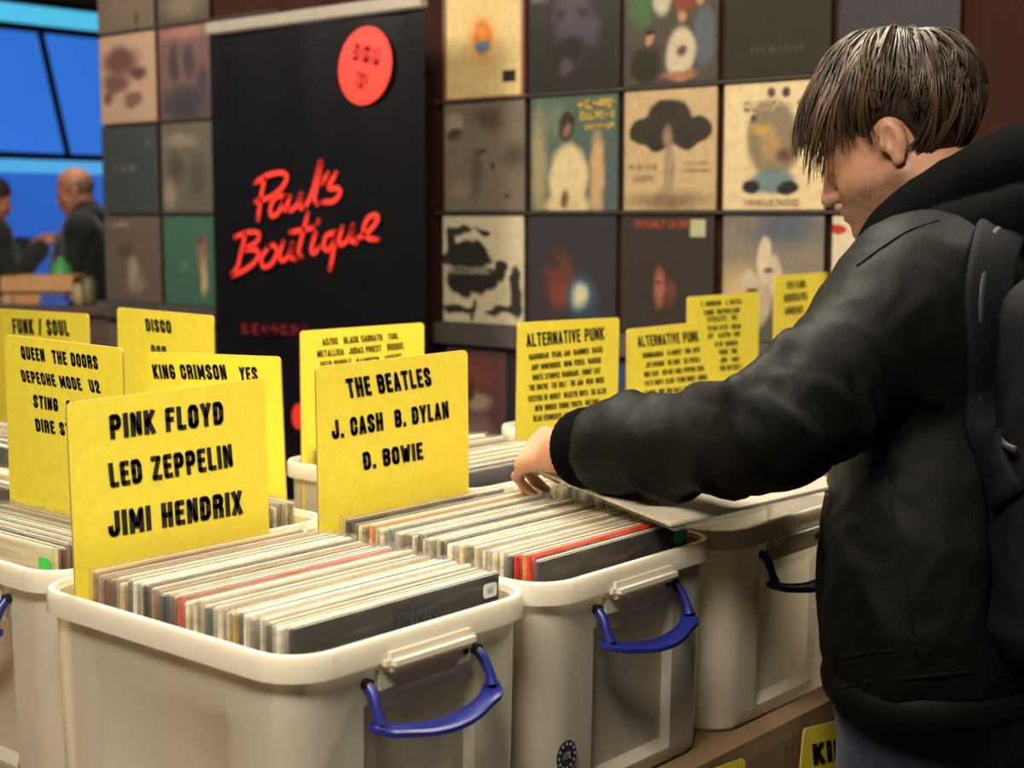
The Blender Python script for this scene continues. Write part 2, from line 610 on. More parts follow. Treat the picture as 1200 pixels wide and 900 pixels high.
# ------------------------------------------------------------------ materials used by many things
M_FLOOR = mat('dark floor', (58, 50, 42), 0.6, 0.25, 3, 0.1)
M_CEIL = mat('dark ceiling', (54, 42, 36), 0.8, 0.2, 4)
M_WALL = mat('dark brown stained wall', (38, 18, 11), 0.8, 0.35, 6, 0.15, 40, spec=0.1, stretch=(1, 1, 0.15))
M_PLAIN = mat('brown wall paint', (70, 58, 50), 0.8, 0.2, 3)
M_RAIL = mat('grey metal rail', (70, 64, 60), 0.6, 0.15, 20, metal=0.2)
M_CLOTH = mat('brown table cloth', (124, 100, 72), 0.9, 0.12, 25, 0.15, 300)
M_WOOD = mat('table wood', (120, 88, 58), 0.6, 0.2, 12, stretch=(8, 1, 1))
M_STEEL = mat('table leg steel', (60, 60, 62), 0.4, 0.1, 20, metal=0.6)
M_CRATE = plastic_sheet('milky crate plastic', (232, 227, 212), 0.24, 0.3, trans=0.45, bump=0.08, bscale=40, gloss_mix=0.8)
M_RIM = plastic_sheet('milky rim plastic', (238, 232, 214), 0.05, 0.3, trans=0.35, gloss_mix=0.9)
M_BLUE = mat('blue handle plastic', (33, 41, 122), 0.35, 0.08, 20)
M_BLACK = mat('black plug', (16, 15, 18), 0.5, 0.1, 20)
M_POLY = plastic_sheet('clear poly outer', (244, 241, 232), 0.9, 0.22, bump=0.06, bscale=60, gloss_mix=0.32, trans=0.5)
M_YELLOW = mat('yellow card', (240, 222, 66), 0.65, 0.05, 60, 0.05, 300)
M_INK = mat('black print', (22, 20, 16), 0.6, 0.1, 30)
M_GREYINK = mat('grey ink', (110, 112, 122), 0.6, 0.05, 30)
M_WHITE = mat('white sticker', (225, 225, 225), 0.5, 0.05, 30)
M_GREEN = mat('green sticker', (60, 205, 85), 0.45, 0.08, 60)
M_NAVY = mat('navy print', (32, 32, 62), 0.6, 0.1, 30)


def objcolor_mat(name, rough=0.5, streak=0.35):
    m, nt, b = newmat(name)
    oi = ND(nt, 'ShaderNodeObjectInfo')
    tc = ND(nt, 'ShaderNodeTexCoord')
    mp = ND(nt, 'ShaderNodeMapping'); mp.inputs['Scale'].default_value = (1, 1, 12)
    nt.links.new(tc.outputs['Object'], mp.inputs[0])
    ad = ND(nt, 'ShaderNodeVectorMath', operation='ADD')
    nt.links.new(mp.outputs[0], ad.inputs[0]); nt.links.new(oi.outputs['Random'], ad.inputs[1])
    n = ND(nt, 'ShaderNodeTexNoise', noise_dimensions='4D'); n.inputs['Scale'].default_value = 9; n.inputs['Detail'].default_value = 4
    nt.links.new(ad.outputs[0], n.inputs['Vector'])
    mw = ND(nt, 'ShaderNodeMath', operation='MULTIPLY'); mw.inputs[1].default_value = 40
    nt.links.new(oi.outputs['Random'], mw.inputs[0]); nt.links.new(mw.outputs[0], n.inputs['W'])
    mr = ND(nt, 'ShaderNodeMapRange'); mr.inputs[1].default_value = 0.35; mr.inputs[2].default_value = 0.65
    mr.inputs[3].default_value = 1 - streak; mr.inputs[4].default_value = 1 + streak * 0.5
    nt.links.new(n.outputs['Fac'], mr.inputs[0])
    sc = ND(nt, 'ShaderNodeVectorMath', operation='SCALE')
    nt.links.new(oi.outputs['Color'], sc.inputs[0]); nt.links.new(mr.outputs[0], sc.inputs['Scale'])
    nt.links.new(sc.outputs[0], b.inputs['Base Color'])
    b.inputs['Roughness'].default_value = rough
    return m


M_SPINE = objcolor_mat('printed sleeve card', 0.45)
M_PAPER, nt, b = newmat('pale card edge')
b.inputs['Roughness'].default_value = 0.5
oi = ND(nt, 'ShaderNodeObjectInfo')
rp = ND(nt, 'ShaderNodeValToRGB')
for k_, (p_, c_) in enumerate(((0.0, (112, 104, 92)), (0.25, (186, 178, 158)), (0.55, (222, 215, 196)), (0.8, (238, 234, 222)), (1.0, (160, 154, 142)))):  # random card tones; dark gaps and bright highlights are put into this colour
    e_ = rp.color_ramp.elements[k_ if k_ < 1 else -1] if k_ in (0, 4) else rp.color_ramp.elements.new(p_)
    e_.position = p_; e_.color = lin(c_) + (1,)
nt.links.new(oi.outputs['Random'], rp.inputs[0]); nt.links.new(rp.outputs[0], b.inputs['Base Color'])

# ------------------------------------------------------------------ room
WX = 2.43                                                # face of the wall the records hang on
WEND = 4.05
struct('floor', box(bmesh.new(), (-4, -4, -0.1), (9, 8.7, 0)), M_FLOOR)
struct('ceiling', box(bmesh.new(), (-4, -4, 3.2), (9, 8.7, 3.3)), M_CEIL)
struct('wall_right', box(bmesh.new(), (WX, -4, 0), (WX + 0.14, WEND, 3.2)), M_WALL)
struct('wall_left', box(bmesh.new(), (-4.1, -4, 0), (-4, 8.7, 3.2)), M_PLAIN)
struct('wall_front', box(bmesh.new(), (-4, -4.1, 0), (9, -4, 3.2)), M_PLAIN)
struct('wall_far_right', box(bmesh.new(), (9, -4, 0), (9.1, 8.7, 3.2)), M_PLAIN)
bm = bmesh.new()
YB = 8.6
box(bm, (-4, YB, 0), (9, YB + 0.1, 0.85)); box(bm, (-4, YB, 3.06), (9, YB + 0.1, 3.2))
box(bm, (-4, YB, 0.85), (2.2, YB + 0.1, 3.06)); box(bm, (7.2, YB, 0.85), (9, YB + 0.1, 3.06))
struct('wall_back', bm, M_PLAIN)
bm = bmesh.new()
M_FRAME = mat('dark window frame', (24, 26, 38), 0.5, 0.1, 10)
for z in (0.85, 1.34, 1.95, 2.86, 3.05):
    box(bm, (2.2, YB - 0.03, z - 0.025), (7.2, YB + 0.06, z + 0.025))
for x in (2.2, 7.2):
    box(bm, (x - 0.03, YB - 0.03, 0.83), (x + 0.03, YB + 0.06, 3.07))
a = on(46, 32, 1, YB - 0.03); b = on(80, 183, 1, YB - 0.03)
dv = Vector(b - a)
for k in range(-2, 4):
    o3 = Vector((k * 1.1, 0, 0))
    tube(bm, [Vector(a) + o3, Vector(b) + o3], 0.028, 6)
win = struct('window_1', bm, M_FRAME)
win['label'] = 'wide blue lit window at the far end of the hall'
for z0, z1, c, s in ((0.875, 1.315, (52, 96, 178), 1.0), (1.365, 1.83, (50, 104, 204), 1.0), (1.83, 1.925, (88, 176, 236), 1.05),
                     (1.975, 2.835, (54, 118, 220), 1.05), (2.885, 3.025, (86, 200, 240), 1.1)):
    obj('pane', box(bmesh.new(), (2.23, YB + 0.02, z0), (7.17, YB + 0.03, z1)), emis('blue daylight pane', c, s * 0.88, 0.15), win)

# ------------------------------------------------------------------ display table and its cloth
TX0, TX1, TY0, TY1, TZ = -0.42, 2.33, -0.06, 1.66, 0.806
t = tag(empty('display_table', (0.9, 0.8, 0)), 'long trestle table under the brown cloth and the white crates', 'table')
t.location = (0, 0, 0)
obj('tabletop', box(bmesh.new(), (TX0, TY0, TZ - 0.03), (TX1, TY1, TZ), 0.004), M_WOOD, t)
for x in (TX0 + 0.1, 0.95, TX1 - 0.1):
    for y in (TY0 + 0.12, TY1 - 0.12):
        obj('leg', tube(bmesh.new(), [(x, y, 0), (x, y, TZ - 0.03)], 0.022, 10), M_STEEL, t)
bm = bmesh.new()
nxs = 120
prof = [(0.0, TZ + 0.003, 0), (0.0, TZ - 0.02, 0.2), (0.0, 0.55, 0.7), (0.0, 0.3, 1.0), (0.0, 0.03, 1.0)]
path = []
for k in range(81):
    path.append((TX0 - 0.012, TY1 + 0.012 + (TY0 - TY1 - 0.024) * k / 80, -1, 0))
for k in range(1, 121):
    path.append((TX0 - 0.012 + (TX1 - TX0 + 0.024) * k / 120, TY0 - 0.012, 0, -1))
rows = []
for dx, z, w in prof:
    row = []
    for i, (x, y, ox, oy) in enumerate(path):
        f = w * (0.006 + 0.008 * math.sin(i * 0.55) + 0.004 * math.sin(i * 1.3 + 1))
        row.append(bm.verts.new((x + ox * f, y + oy * f, z)))
    rows.append(row)
for r0, r1 in zip(rows, rows[1:]):
    for i in range(len(path) - 1):
        bm.faces.new((r0[i], r0[i + 1], r1[i + 1], r1[i]))
tl = [bm.verts.new((TX1 + 0.012, TY1 + 0.012, TZ + 0.003))]
bm.faces.new(rows[0] + tl)
cl = obj('tablecloth', bm, M_CLOTH)
sm = cl.modifiers.new('thickness', 'SOLIDIFY'); sm.thickness = 0.0015; sm.offset = 0
tag(cl, 'brown cloth over the long table, hanging down in front', 'tablecloth')
CZ = TZ + 0.0042                                         # what the crates stand on

# ------------------------------------------------------------------ crates
CW, CL, CH = 0.366, 0.455, 0.283
PITCHX = 0.372


def crate_outline(hx, hy, r, dep):
    """rounded rectangle with a shallow recess in the middle of each side"""
    out = []
    def side(p0, p1, nrm, L, a, b, dep=dep):
        for u in (0.0, a, a + 0.006, b - 0.006, b, L):
            k = dep if a + 0.005 < u < b - 0.005 else 0
            out.append((p0[0] + (p1[0] - p0[0]) * u / L - nrm[0] * k, p0[1] + (p1[1] - p0[1]) * u / L - nrm[1] * k))
    def corner(cx, cy, a0):
        for k in range(1, 6):
            a = math.radians(a0 + 15 * k)
            out.append((cx + r * math.cos(a), cy + r * math.sin(a)))
    Lx, Ly = 2 * (hx - r), 2 * (hy - r)
    side((-hx + r, -hy), (hx - r, -hy), (0, -1), Lx, Lx / 2 - 0.082, Lx / 2 + 0.082)
    corner(hx - r, -hy + r, -90)
    side((hx, -hy + r), (hx, hy - r), (1, 0), Ly, Ly / 2 - 0.115, Ly / 2 + 0.115, dep * 0.5)
    corner(hx - r, hy - r, 0)
    side((hx - r, hy), (-hx + r, hy), (0, 1), Lx, Lx / 2 - 0.082, Lx / 2 + 0.082)
    corner(-hx + r, hy - r, 90)
    side((-hx, hy - r), (-hx, -hy + r), (-1, 0), Ly, Ly / 2 - 0.115, Ly / 2 + 0.115, dep * 0.5)
    corner(-hx + r, -hy + r, 180)
    return out


def loft(bm, rings, close=True):
    R = [[bm.verts.new(p) for p in r] for r in rings]
    n = len(R[0])
    for a, b in zip(R, R[1:]):
        for k in range(n):
            bm.faces.new((a[k], a[(k + 1) % n], b[(k + 1) % n], b[k]))
    return R


def crate_meshes():
    hx, hy = CW / 2 - 0.010, CL / 2 - 0.010
    bm = bmesh.new()
    rings = []
    for z, ins, dep in ((0.0, 0.012, 0), (0.006, 0.006, 0), (0.022, 0.0045, 0), (0.034, 0.004, 0.011), (0.2, 0.001, 0.011), (0.214, 0.001, 0), (CH - 0.006, 0.0, 0)):
        rings.append([(x, y, z) for x, y in crate_outline(hx - ins, hy - ins, 0.045 - ins * 0.5, dep)])
    th = 0.0025
    for z, ins, dep in ((CH - 0.006, 0.0, 0), (0.214, 0.001, 0), (0.2, 0.001, 0.011), (0.034, 0.004, 0.011), (0.022, 0.0045, 0), (0.0085, 0.006, 0), (0.003, 0.012, 0)):
        rings.append([(x, y, z) for x, y in crate_outline(hx - ins - th, hy - ins - th, 0.043 - ins * 0.5, dep)])
    R = loft(bm, rings)
    bm.faces.new(R[0][::-1]); bm.faces.new(R[-1])
    body = bpy.data.meshes.new('body'); bmesh.ops.recalc_face_normals(bm, faces=bm.faces); bm.to_mesh(bm and body); bm.free()
    # rim: flange with a turned-down lip and small ribs
    bm = bmesh.new()
    rings = []
    for d, z in ((0.0005, CH - 0.004), (0.001, CH), (0.008, CH), (0.0102, CH - 0.003), (0.0105, CH - 0.026), (0.0085, CH - 0.026), (0.0083, CH - 0.006), (0.0005, CH - 0.006)):
        rings.append([(x, y, z) for x, y in crate_outline(hx + d, hy + d, 0.045 + d, 0)])
    rings.append(rings[0])
    R = loft(bm, rings)
    bmesh.ops.remove_doubles(bm, verts=bm.verts, dist=1e-6)
    for sgn in (-1, 1):
        for k in range(5):
            x = -0.13 + 0.065 * k
            box(bm, (x - 0.001, sgn * (hy + 0.004) - 0.006, CH - 0.024), (x + 0.001, sgn * (hy + 0.004) + 0.006, CH - 0.004))
        for k in range(6):
            y = -0.17 + 0.068 * k
            box(bm, (sgn * (hx + 0.004) - 0.006, y - 0.001, CH - 0.024), (sgn * (hx + 0.004) + 0.006, y + 0.001, CH - 0.004))
    rim = bpy.data.meshes.new('rim'); bmesh.ops.recalc_face_normals(bm, faces=bm.faces); bm.to_mesh(rim); bm.free()
    # latch ledge under the rim of the handle side
    bm = bmesh.new()
    box(bm, (-0.066, -hy - 0.022, CH - 0.036), (0.066, -hy + 0.001, CH - 0.016), 0.007)
    box(bm, (-0.07, -hy - 0.006, CH - 0.058), (0.07, -hy + 0.0005, CH - 0.030), 0.004)
    tab = bpy.data.meshes.new('latch_ledge'); bm.to_mesh(tab); bm.free()
    # blue swing handle
    bm = bmesh.new()
    y0 = -hy - 0.004
    zp = CH - 0.050
    for s in (-1, 1):
        tube(bm, [(s * 0.080, y0 + 0.001, zp + 0.004), (s * 0.081, y0 - 0.008, zp - 0.004), (s * 0.083, y0 - 0.015, zp - 0.018), (s * 0.082, y0 - 0.02, zp - 0.031)],
             [0.0055, 0.006, 0.0048, 0.007], 10)
    pts = []
    N = 24
    sec = []
    for i in range(N + 1):
        u = -1 + 2 * i / N
        x = u * 0.092
        bow = 0.040 * (1 - u * u)
        wid = 0.0075 + 0.0035 * (1 - u * u) + 0.005 * math.exp(-((abs(u) - 0.86) / 0.13) ** 2)
        if abs(u) > 0.93:
            wid *= 0.55
        yc = y0 - 0.017 - bow * 0.55
        zc = zp - 0.033 - 0.014 * (1 - u * u)
        hgt = 0.0042
        ring = []
        for dy, dz in ((-1, -0.6), (-0.7, -1), (0.7, -1), (1, -0.6), (1, 0.6), (0.75, 1), (0.6, 0.55), (-0.6, 0.55), (-0.75, 1), (-1, 0.6)):
            ring.append((x, yc + dy * wid, zc + dz * hgt + dy * wid * 0.2))
        sec.append(ring)
    R = loft(bm, sec)
    bm.faces.new(R[0][::-1]); bm.faces.new(R[-1])
    han = bpy.data.meshes.new('handle'); bmesh.ops.recalc_face_normals(bm, faces=bm.faces); bm.to_mesh(han); bm.free()
    plugs = []
    for x, dz in ((-0.080, 0.004), (0.080, 0.004), (0.060, 0.008)):
        bm = tube(bmesh.new(), [(x, y0 + 0.005, zp + dz), (x, y0 - 0.003, zp + dz)], 0.0062 if abs(x) > .07 else 0.0045, 14)
        plug = bpy.data.meshes.new('plug'); bm.to_mesh(plug); bm.free()
        plugs.append(plug)
    for me, m in ((body, M_CRATE), (rim, M_RIM), (tab, M_RIM), (han, M_BLUE), (plugs[0], M_BLACK), (plugs[1], M_BLACK), (plugs[2], M_BLACK)):
        me.materials.append(m)
        me.polygons.foreach_set('use_smooth', [True] * len(me.polygons)); me.set_sharp_from_angle(angle=math.radians(40))
    return [body, rim, tab, han] + plugs


CM = crate_meshes()


def crate(cx, cy, rz, label, back=False):
    """cx, cy = centre; the handle side looks along local -y"""
    c = tag(empty('storage_crate', (cx, cy, CZ), rz), label, 'crate', 'white crates of records')
    for k, me in enumerate(CM):
        o = obj(me.name.split('.')[0], me, None, c)
        if back and k >= 2:
            o.rotation_euler = (0, 0, math.pi)              # handle on the far end
    return c


# ------------------------------------------------------------------ records
SW = 0.303
rnd = random.Random(7)


def sleeve_mesh(w, th, hgt):
    bm = bmesh.new()
    box(bm, (-w / 2, -th / 2, 0), (w / 2, th / 2, hgt), min(th * 0.3, 0.0015))
    bm.normal_update()
    for f in bm.faces:
        f.material_index = 1 if f.normal.z > 0.8 else 0
    me = bpy.data.meshes.new('record_sleeve'); bm.to_mesh(me); bm.free()
    me.materials.append(M_SPINE); me.materials.append(M_PAPER)
    return me


def bag_mesh(w, th, hgt, seed):
    r = random.Random(seed)
    bm = bmesh.new()
    nx = 26
    def xs(i): return -w / 2 + w * i / nx
    ph = [r.uniform(0, 6) for _ in range(6)]
    def edge(i, side):
        u = i / nx
        return (0.0018 * math.sin(9 * u + ph[0] + side) + 0.0015 * math.sin(23 * u + ph[1] - side) + 0.0012 * math.sin(47 * u + ph[2]))
    sh = []
    for side in (-1, 1):
        rows = []
        for z, k in ((0.0, 0), (hgt - 0.03, 0.05), (hgt - 0.006, 0.2), (hgt + 0.001, 0.6), (hgt + 0.0042, 1.0)):
            rows.append([bm.verts.new((xs(i), side * (th / 2 + 0.0008 + abs(edge(i, side)) * k * 0.6), z + (edge(i, side + 2) * 0.8 if z > hgt + .002 else 0))) for i in range(nx + 1)])
        for a, b in zip(rows, rows[1:]):
            for i in range(nx):
                bm.faces.new((a[i], a[i + 1], b[i + 1], b[i]) if side < 0 else (b[i], b[i + 1], a[i + 1], a[i]))
        sh.append(rows)
    for e in (0, nx):
        for ra, rb, ra2, rb2 in zip(sh[0], sh[0][1:], sh[1], sh[1][1:]):
            bm.faces.new((ra[e], rb[e], rb2[e], ra2[e]))
    me = bpy.data.meshes.new('plastic_outer'); bm.to_mesh(me); bm.free()
    me.polygons.foreach_set('use_smooth', [True] * len(me.polygons))
    me.materials.append(M_POLY)
    return me


TH = (0.0042, 0.0058, 0.0075)
SM = [sleeve_mesh(SW, t, 0.301) for t in TH]
BM = [[bag_mesh(SW + 0.006, t, 0.301, 10 * i + j) for j in range(4)] for i, t in enumerate(TH)]
PAL = {'cream': (222, 210, 178), 'white': (228, 224, 212), 'grey': (150, 146, 138), 'black': (26, 24, 26), 'brown': (98, 66, 48), 'dark red': (112, 30, 34),
       'red': (206, 48, 36), 'orange': (232, 140, 40), 'yellow': (214, 178, 40), 'blue-grey': (96, 110, 124), 'charcoal': (62, 58, 58), 'tan': (176, 142, 100),
       'navy': (36, 38, 62), 'olive': (96, 94, 62), 'pink': (196, 150, 140), 'pale grey': (190, 186, 174), 'beige': (205, 186, 150), 'green': (60, 100, 70)}
ORD = lambda n: '%d%s' % (n, 'th' if 10 <= n % 100 <= 20 else {1: 'st', 2: 'nd', 3: 'rd'}.get(n % 10, 'th'))


def record(cname, col, th_i, parent_m, x, y, z, lean, yaw, label, group, bag=True, front_mat=None):
    """one record standing in a crate; parent_m = crate's world matrix"""
    o = obj('record_sleeve', SM[th_i], None)
    if front_mat:
        for i, s in enumerate(o.material_slots):
            if i == 0:
                s.link = 'OBJECT'; s.material = front_mat
    o.color = lin(PAL[col]) + (1,)
    o.matrix_world = parent_m @ Matrix.Translation((x, y, z)) @ Matrix.Rotation(yaw, 4, 'Z') @ Matrix.Rotation(lean, 4, 'X')
    tag(o, label, 'record', group)
    if bag:
        obj('plastic_outer', BM[th_i][rnd.randrange(4)], None, o)
    return o


def fill(cm, cname, cols, y0, y1, group, xoff=-0.003, skip=(), lean=0.02, fronts=None, nobag=()):
    """stand the records of one crate; first colour is the front one; returns the objects"""
    ths = [1 if c in ('cream', 'white', 'black') else rnd.choice((0, 1, 1, 2)) for c in cols]
    step = (y1 - y0) / (len(cols) - 1)
    out = []
    for i, c in enumerate(cols):
        th = 1
        if step > 0.0098:
            th = rnd.choice((1, 2))
        elif step < 0.0078:
            th = 0
        place = 'front one' if i == 0 else '%s from front' % ORD(i + 1)
        fm = fronts.get(i) if fronts else None
        o = record(cname, c, th, cm, xoff + rnd.uniform(-.003, .003), y0 + step * i + rnd.uniform(-.0008, .0008), 0.0036 + rnd.uniform(0, .0),
                   lean + rnd.uniform(-.004, .004), rnd.uniform(-.006, .006),
                   '%s record, %s in %s' % (c, place, cname), group, i not in nobag, fm)
        # scatter of heights: some ride up a little
        o.location.z += rnd.choice((0, -0.001, 0.002, 0.004)) if i else 0
        out.append(o)
    return out


def sticker(parent, x, z, w, h, m, text=None, th=0.006):
    bm = bmesh.new()
    y = -th / 2 - 0.0022
    pts = rrect(w / 2, h / 2, min(w, h) * 0.25, 4)
    top = [bm.verts.new((x + a, y, z + b)) for a, b in pts]
    bot = [bm.verts.new((x + a, y + 0.0006, z + b)) for a, b in pts]
    bm.faces.new(top)
    for i in range(len(pts)):
        j = (i + 1) % len(pts)
        bm.faces.new((top[i], bot[i], bot[j], top[j]))
    s = obj('price_sticker', bm, m, parent)
    if text:
        bm = bmesh.new()
        add_text(bm, text, (x - w * .2, y - 0.0004, z - h * .18), (w * .4, 0, 0), (0, 0, h * .36), (0, 0, 0), .1)
        obj('lettering', bm, M_GREYINK, s)
    return s


def cmat(c):
    return Matrix.Translation(c.location) @ Matrix.Rotation(c.rotation_euler.z, 4, 'Z')


def mix(n, seed, *pools):
    r = random.Random(seed)
    return [r.choice(pools[min(len(pools) - 1, int(i / n * len(pools)))]) for i in range(n)]


C1X = 0.046
FY = -0.053
C1 = crate(C1X, FY + CL / 2, 0, 'nearest white crate with blue handle, full of records, in the centre foreground')
C2 = crate(C1X + PITCHX, FY + CL / 2, 0, 'white crate with red sleeves, second along the table front, round navy print below handle')
C3 = crate(C1X + 2 * PITCHX, FY + CL / 2, 0, 'white crate behind the lifted flat sleeve, third along the table front')
C4 = crate(C1X + 3 * PITCHX, FY + CL / 2, 0, 'white crate half hidden behind the man, last along the table front')
RZ = -math.pi / 2
L1 = crate(-0.10 + CL / 2, 0.604, RZ, 'white crate cut off by the left edge, behind the nearest crate')
L2 = crate(0.07 + CL / 2, 0.98, RZ, 'white crate at the left, behind the four-line yellow card')
L3 = crate(0.115 + CL / 2, 1.356, RZ, 'white crate at the far left, holding the soul card')
B2 = crate(0.793, 0.41 + CL / 2, 0, 'white crate in the back row, seen behind the four-name card', True)
B3 = crate(1.353, 0.41 + CL / 2, 0, 'white crate in the back row behind the hand, holding the upright punk card', True)
B4 = crate(1.735, 0.41 + CL / 2, 0, 'white crate in the back row behind the forearm, holding the tilted card', True)
B5 = crate(2.115, 0.41 + CL / 2, 0, 'white crate in the back row nearest the record wall', True)

Y0 = -CL / 2 + 0.044
front1 = cover_mat('dark printed front with pale wave', (20, 19, 22), [(.1, .895, .2, .012, (74, 74, 78), .9), (.32, .925, .14, .012, (66, 66, 70), .9), (.6, .94, .22, .011, (70, 70, 74), .9), (.9, .955, .18, .010, (60, 60, 64), .9)], 0.3, .03)
front2 = cover_mat('dark printed front with rose scrawl', (30, 28, 28), [(.55, .935, .22, .018, (96, 62, 64), .9), (.4, .92, .1, .014, (84, 58, 58), .9), (.15, .95, .16, .03, (62, 60, 58), .9), (.85, .92, .14, .02, (58, 56, 54), .9)], 0.3, .06)
cols1 = ['black', 'white', 'pale grey', 'charcoal', 'white', 'grey', 'white', 'black', 'yellow', 'cream', 'white', 'cream', 'blue-grey', 'cream', 'white', 'cream', 'red', 'dark red', 'charcoal', 'black', 'brown', 'tan', 'black',
         'pale grey', 'white', 'charcoal', 'beige', 'tan', 'brown', 'dark red', 'pink', 'tan']
g1 = 'records in the nearest crate'
R1 = fill(cmat(C1), 'the nearest crate', cols1, Y0, CL / 2 - 0.085, g1, fronts={0: front1})
sticker(R1[0], SW / 2 - 0.018, 0.283, 0.022, 0.016, M_WHITE, '85')
bm = bmesh.new()
add_text(bm, 'PINK', (-0.012, -0.0066, 0.268), (0.062, 0, 0), (0, 0, 0.019), (0, 0, 0), .1)
obj('lettering', bm, mat('faint blue print', (54, 66, 82), 0.5, 0.1, 40), R1[0])
cols2 = ['black', 'red', 'orange', 'red', 'charcoal', 'white', 'cream', 'pale grey', 'white', 'cream', 'olive', 'cream', 'pale grey', 'white', 'black', 'cream', 'grey', 'cream', 'black', 'beige', 'brown', 'grey', 'white', 'blue-grey', 'cream', 'cream',
         'orange', 'brown', 'cream', 'olive', 'charcoal', 'cream']
g2 = 'records in the crate with red sleeves'
R2 = fill(cmat(C2), 'the crate with red sleeves', cols2, Y0, CL / 2 - 0.085, g2, fronts={0: front2}, nobag=(1, 3))
sticker(R2[0], SW / 2 - 0.02, 0.283, 0.026, 0.017, M_GREEN)
M_REDTOP = mat('red card edge', (224, 62, 40), 0.45, 0.15, 30)
for k in (1, 3):
    R2[k].material_slots[1].link = 'OBJECT'; R2[k].material_slots[1].material = M_REDTOP
cols3 = mix(20, 3, ['cream', 'white', 'grey', 'brown', 'black'], ['white', 'cream', 'charcoal', 'grey'])
fill(cmat(C3), 'the crate under the lifted sleeve', cols3, Y0 + 0.10, CL / 2 - 0.07, 'records in the crate under the lifted sleeve')
cols4 = mix(24, 4, ['cream', 'white', 'red', 'brown', 'charcoal', 'blue-grey'], ['red', 'white', 'brown', 'navy'])
fill(cmat(C4), 'the crate behind the man', cols4, Y0 + 0.03, CL / 2 - 0.08, 'records in the crate behind the man')
gl = 'records in the left edge crate'
colsL = ['cream', 'dark red', 'charcoal', 'olive', 'pale grey', 'white', 'grey', 'pale grey', 'blue-grey', 'white', 'cream', 'charcoal', 'cream', 'white', 'grey', 'white', 'blue-grey', 'pale grey']
RL = fill(cmat(L1), 'the left edge crate', colsL, Y0 - 0.002, Y0 + 0.135, gl, xoff=0.0)
sticker(RL[0], SW / 2 - 0.02, 0.279, 0.026, 0.018, M_GREEN)
RLb = fill(cmat(L1), 'the left edge crate, behind its first card', mix(20, 12, ['cream', 'grey', 'white', 'charcoal']), Y0 + 0.158, CL / 2 - 0.055, gl, xoff=0.0, lean=0.0)
RL2 = fill(cmat(L2), 'the crate behind the four-line card', mix(30, 6, ['cream', 'grey', 'pink', 'white', 'black', 'pale grey']), Y0, CL / 2 - 0.05, 'records in the second left crate', lean=0.015)
fill(cmat(L3), 'the far left crate', mix(24, 8, ['cream', 'grey', 'white', 'brown']), Y0, CL / 2 - 0.06, 'records in the far left crate', lean=0.015)
RB2 = fill(cmat(B2), 'the back-row crate behind the four-name card', ['navy'] + mix(25, 9, ['white', 'cream', 'pale grey', 'grey'], ['charcoal', 'white', 'brown', 'pale grey']), Y0, CL / 2 - 0.055,
           'records in the back row crate behind the four-name card')
fill(cmat(B3), 'the back-row crate behind the hand', mix(18, 10, ['white', 'black', 'cream', 'grey']), Y0 + 0.19, CL / 2 - 0.06, 'records in the back row crate behind the hand')
fill(cmat(B4), 'the back-row crate behind the forearm', mix(14, 11, ['white', 'navy', 'cream', 'grey']), Y0, CL / 2 - 0.24, 'records in the back row crate behind the forearm')
fill(cmat(B5), 'the back-row crate nearest the wall', mix(16, 14, ['white', 'navy', 'cream', 'grey']), Y0, CL / 2 - 0.08, 'records in the back row crate nearest the wall')

hx_ = Vector(on(9, 531, 0, 0.215))
hael = RL2[8]
hael.color = lin(PAL['black']) + (1,)
hael.matrix_world.translation.z = hx_.z - 0.289
hael['label'] = 'black record riding up at the left edge, white capital letters on its top band'
bm = bmesh.new()
lx_ = hael.matrix_world.translation.y - hx_.y                                      # along the sleeve
add_text(bm, 'MICHAEL', (lx_ - 0.070, -0.0035, 0.279), (0.088, 0, 0), (0, 0, 0.018), (0, 0, 0), .2)
obj('lettering', bm, M_WHITE, hael)

# round print on the second crate
bm = bmesh.new(); bw = bmesh.new()
c0 = Vector(on(655, 883, 1, FY + 0.019)); c0.y = FY + 0.0105
disc(bm, (c0.x, c0.y - 0.003, c0.z), (1, 0, 0), (0, 0, 1), 0.0185, 32)
for k in range(12):
    a_ = 2 * math.pi * k / 12
    disc(bw, (c0.x + 0.0145 * math.cos(a_), c0.y - 0.0036, c0.z + 0.0145 * math.sin(a_)), (1, 0, 0), (0, 0, 1), 0.0021, 8)
add_text(bw, '35L', (c0.x - 0.008, c0.y - 0.0036, c0.z - 0.0045), (0.016, 0, 0), (0, 0, 0.009), (0, 0, 0), .2)
pr = obj('round_print', bm, M_NAVY, C2); pr.matrix_parent_inverse = cmat(C2).inverted()
pl = obj('lettering', bw, M_RIM, pr)


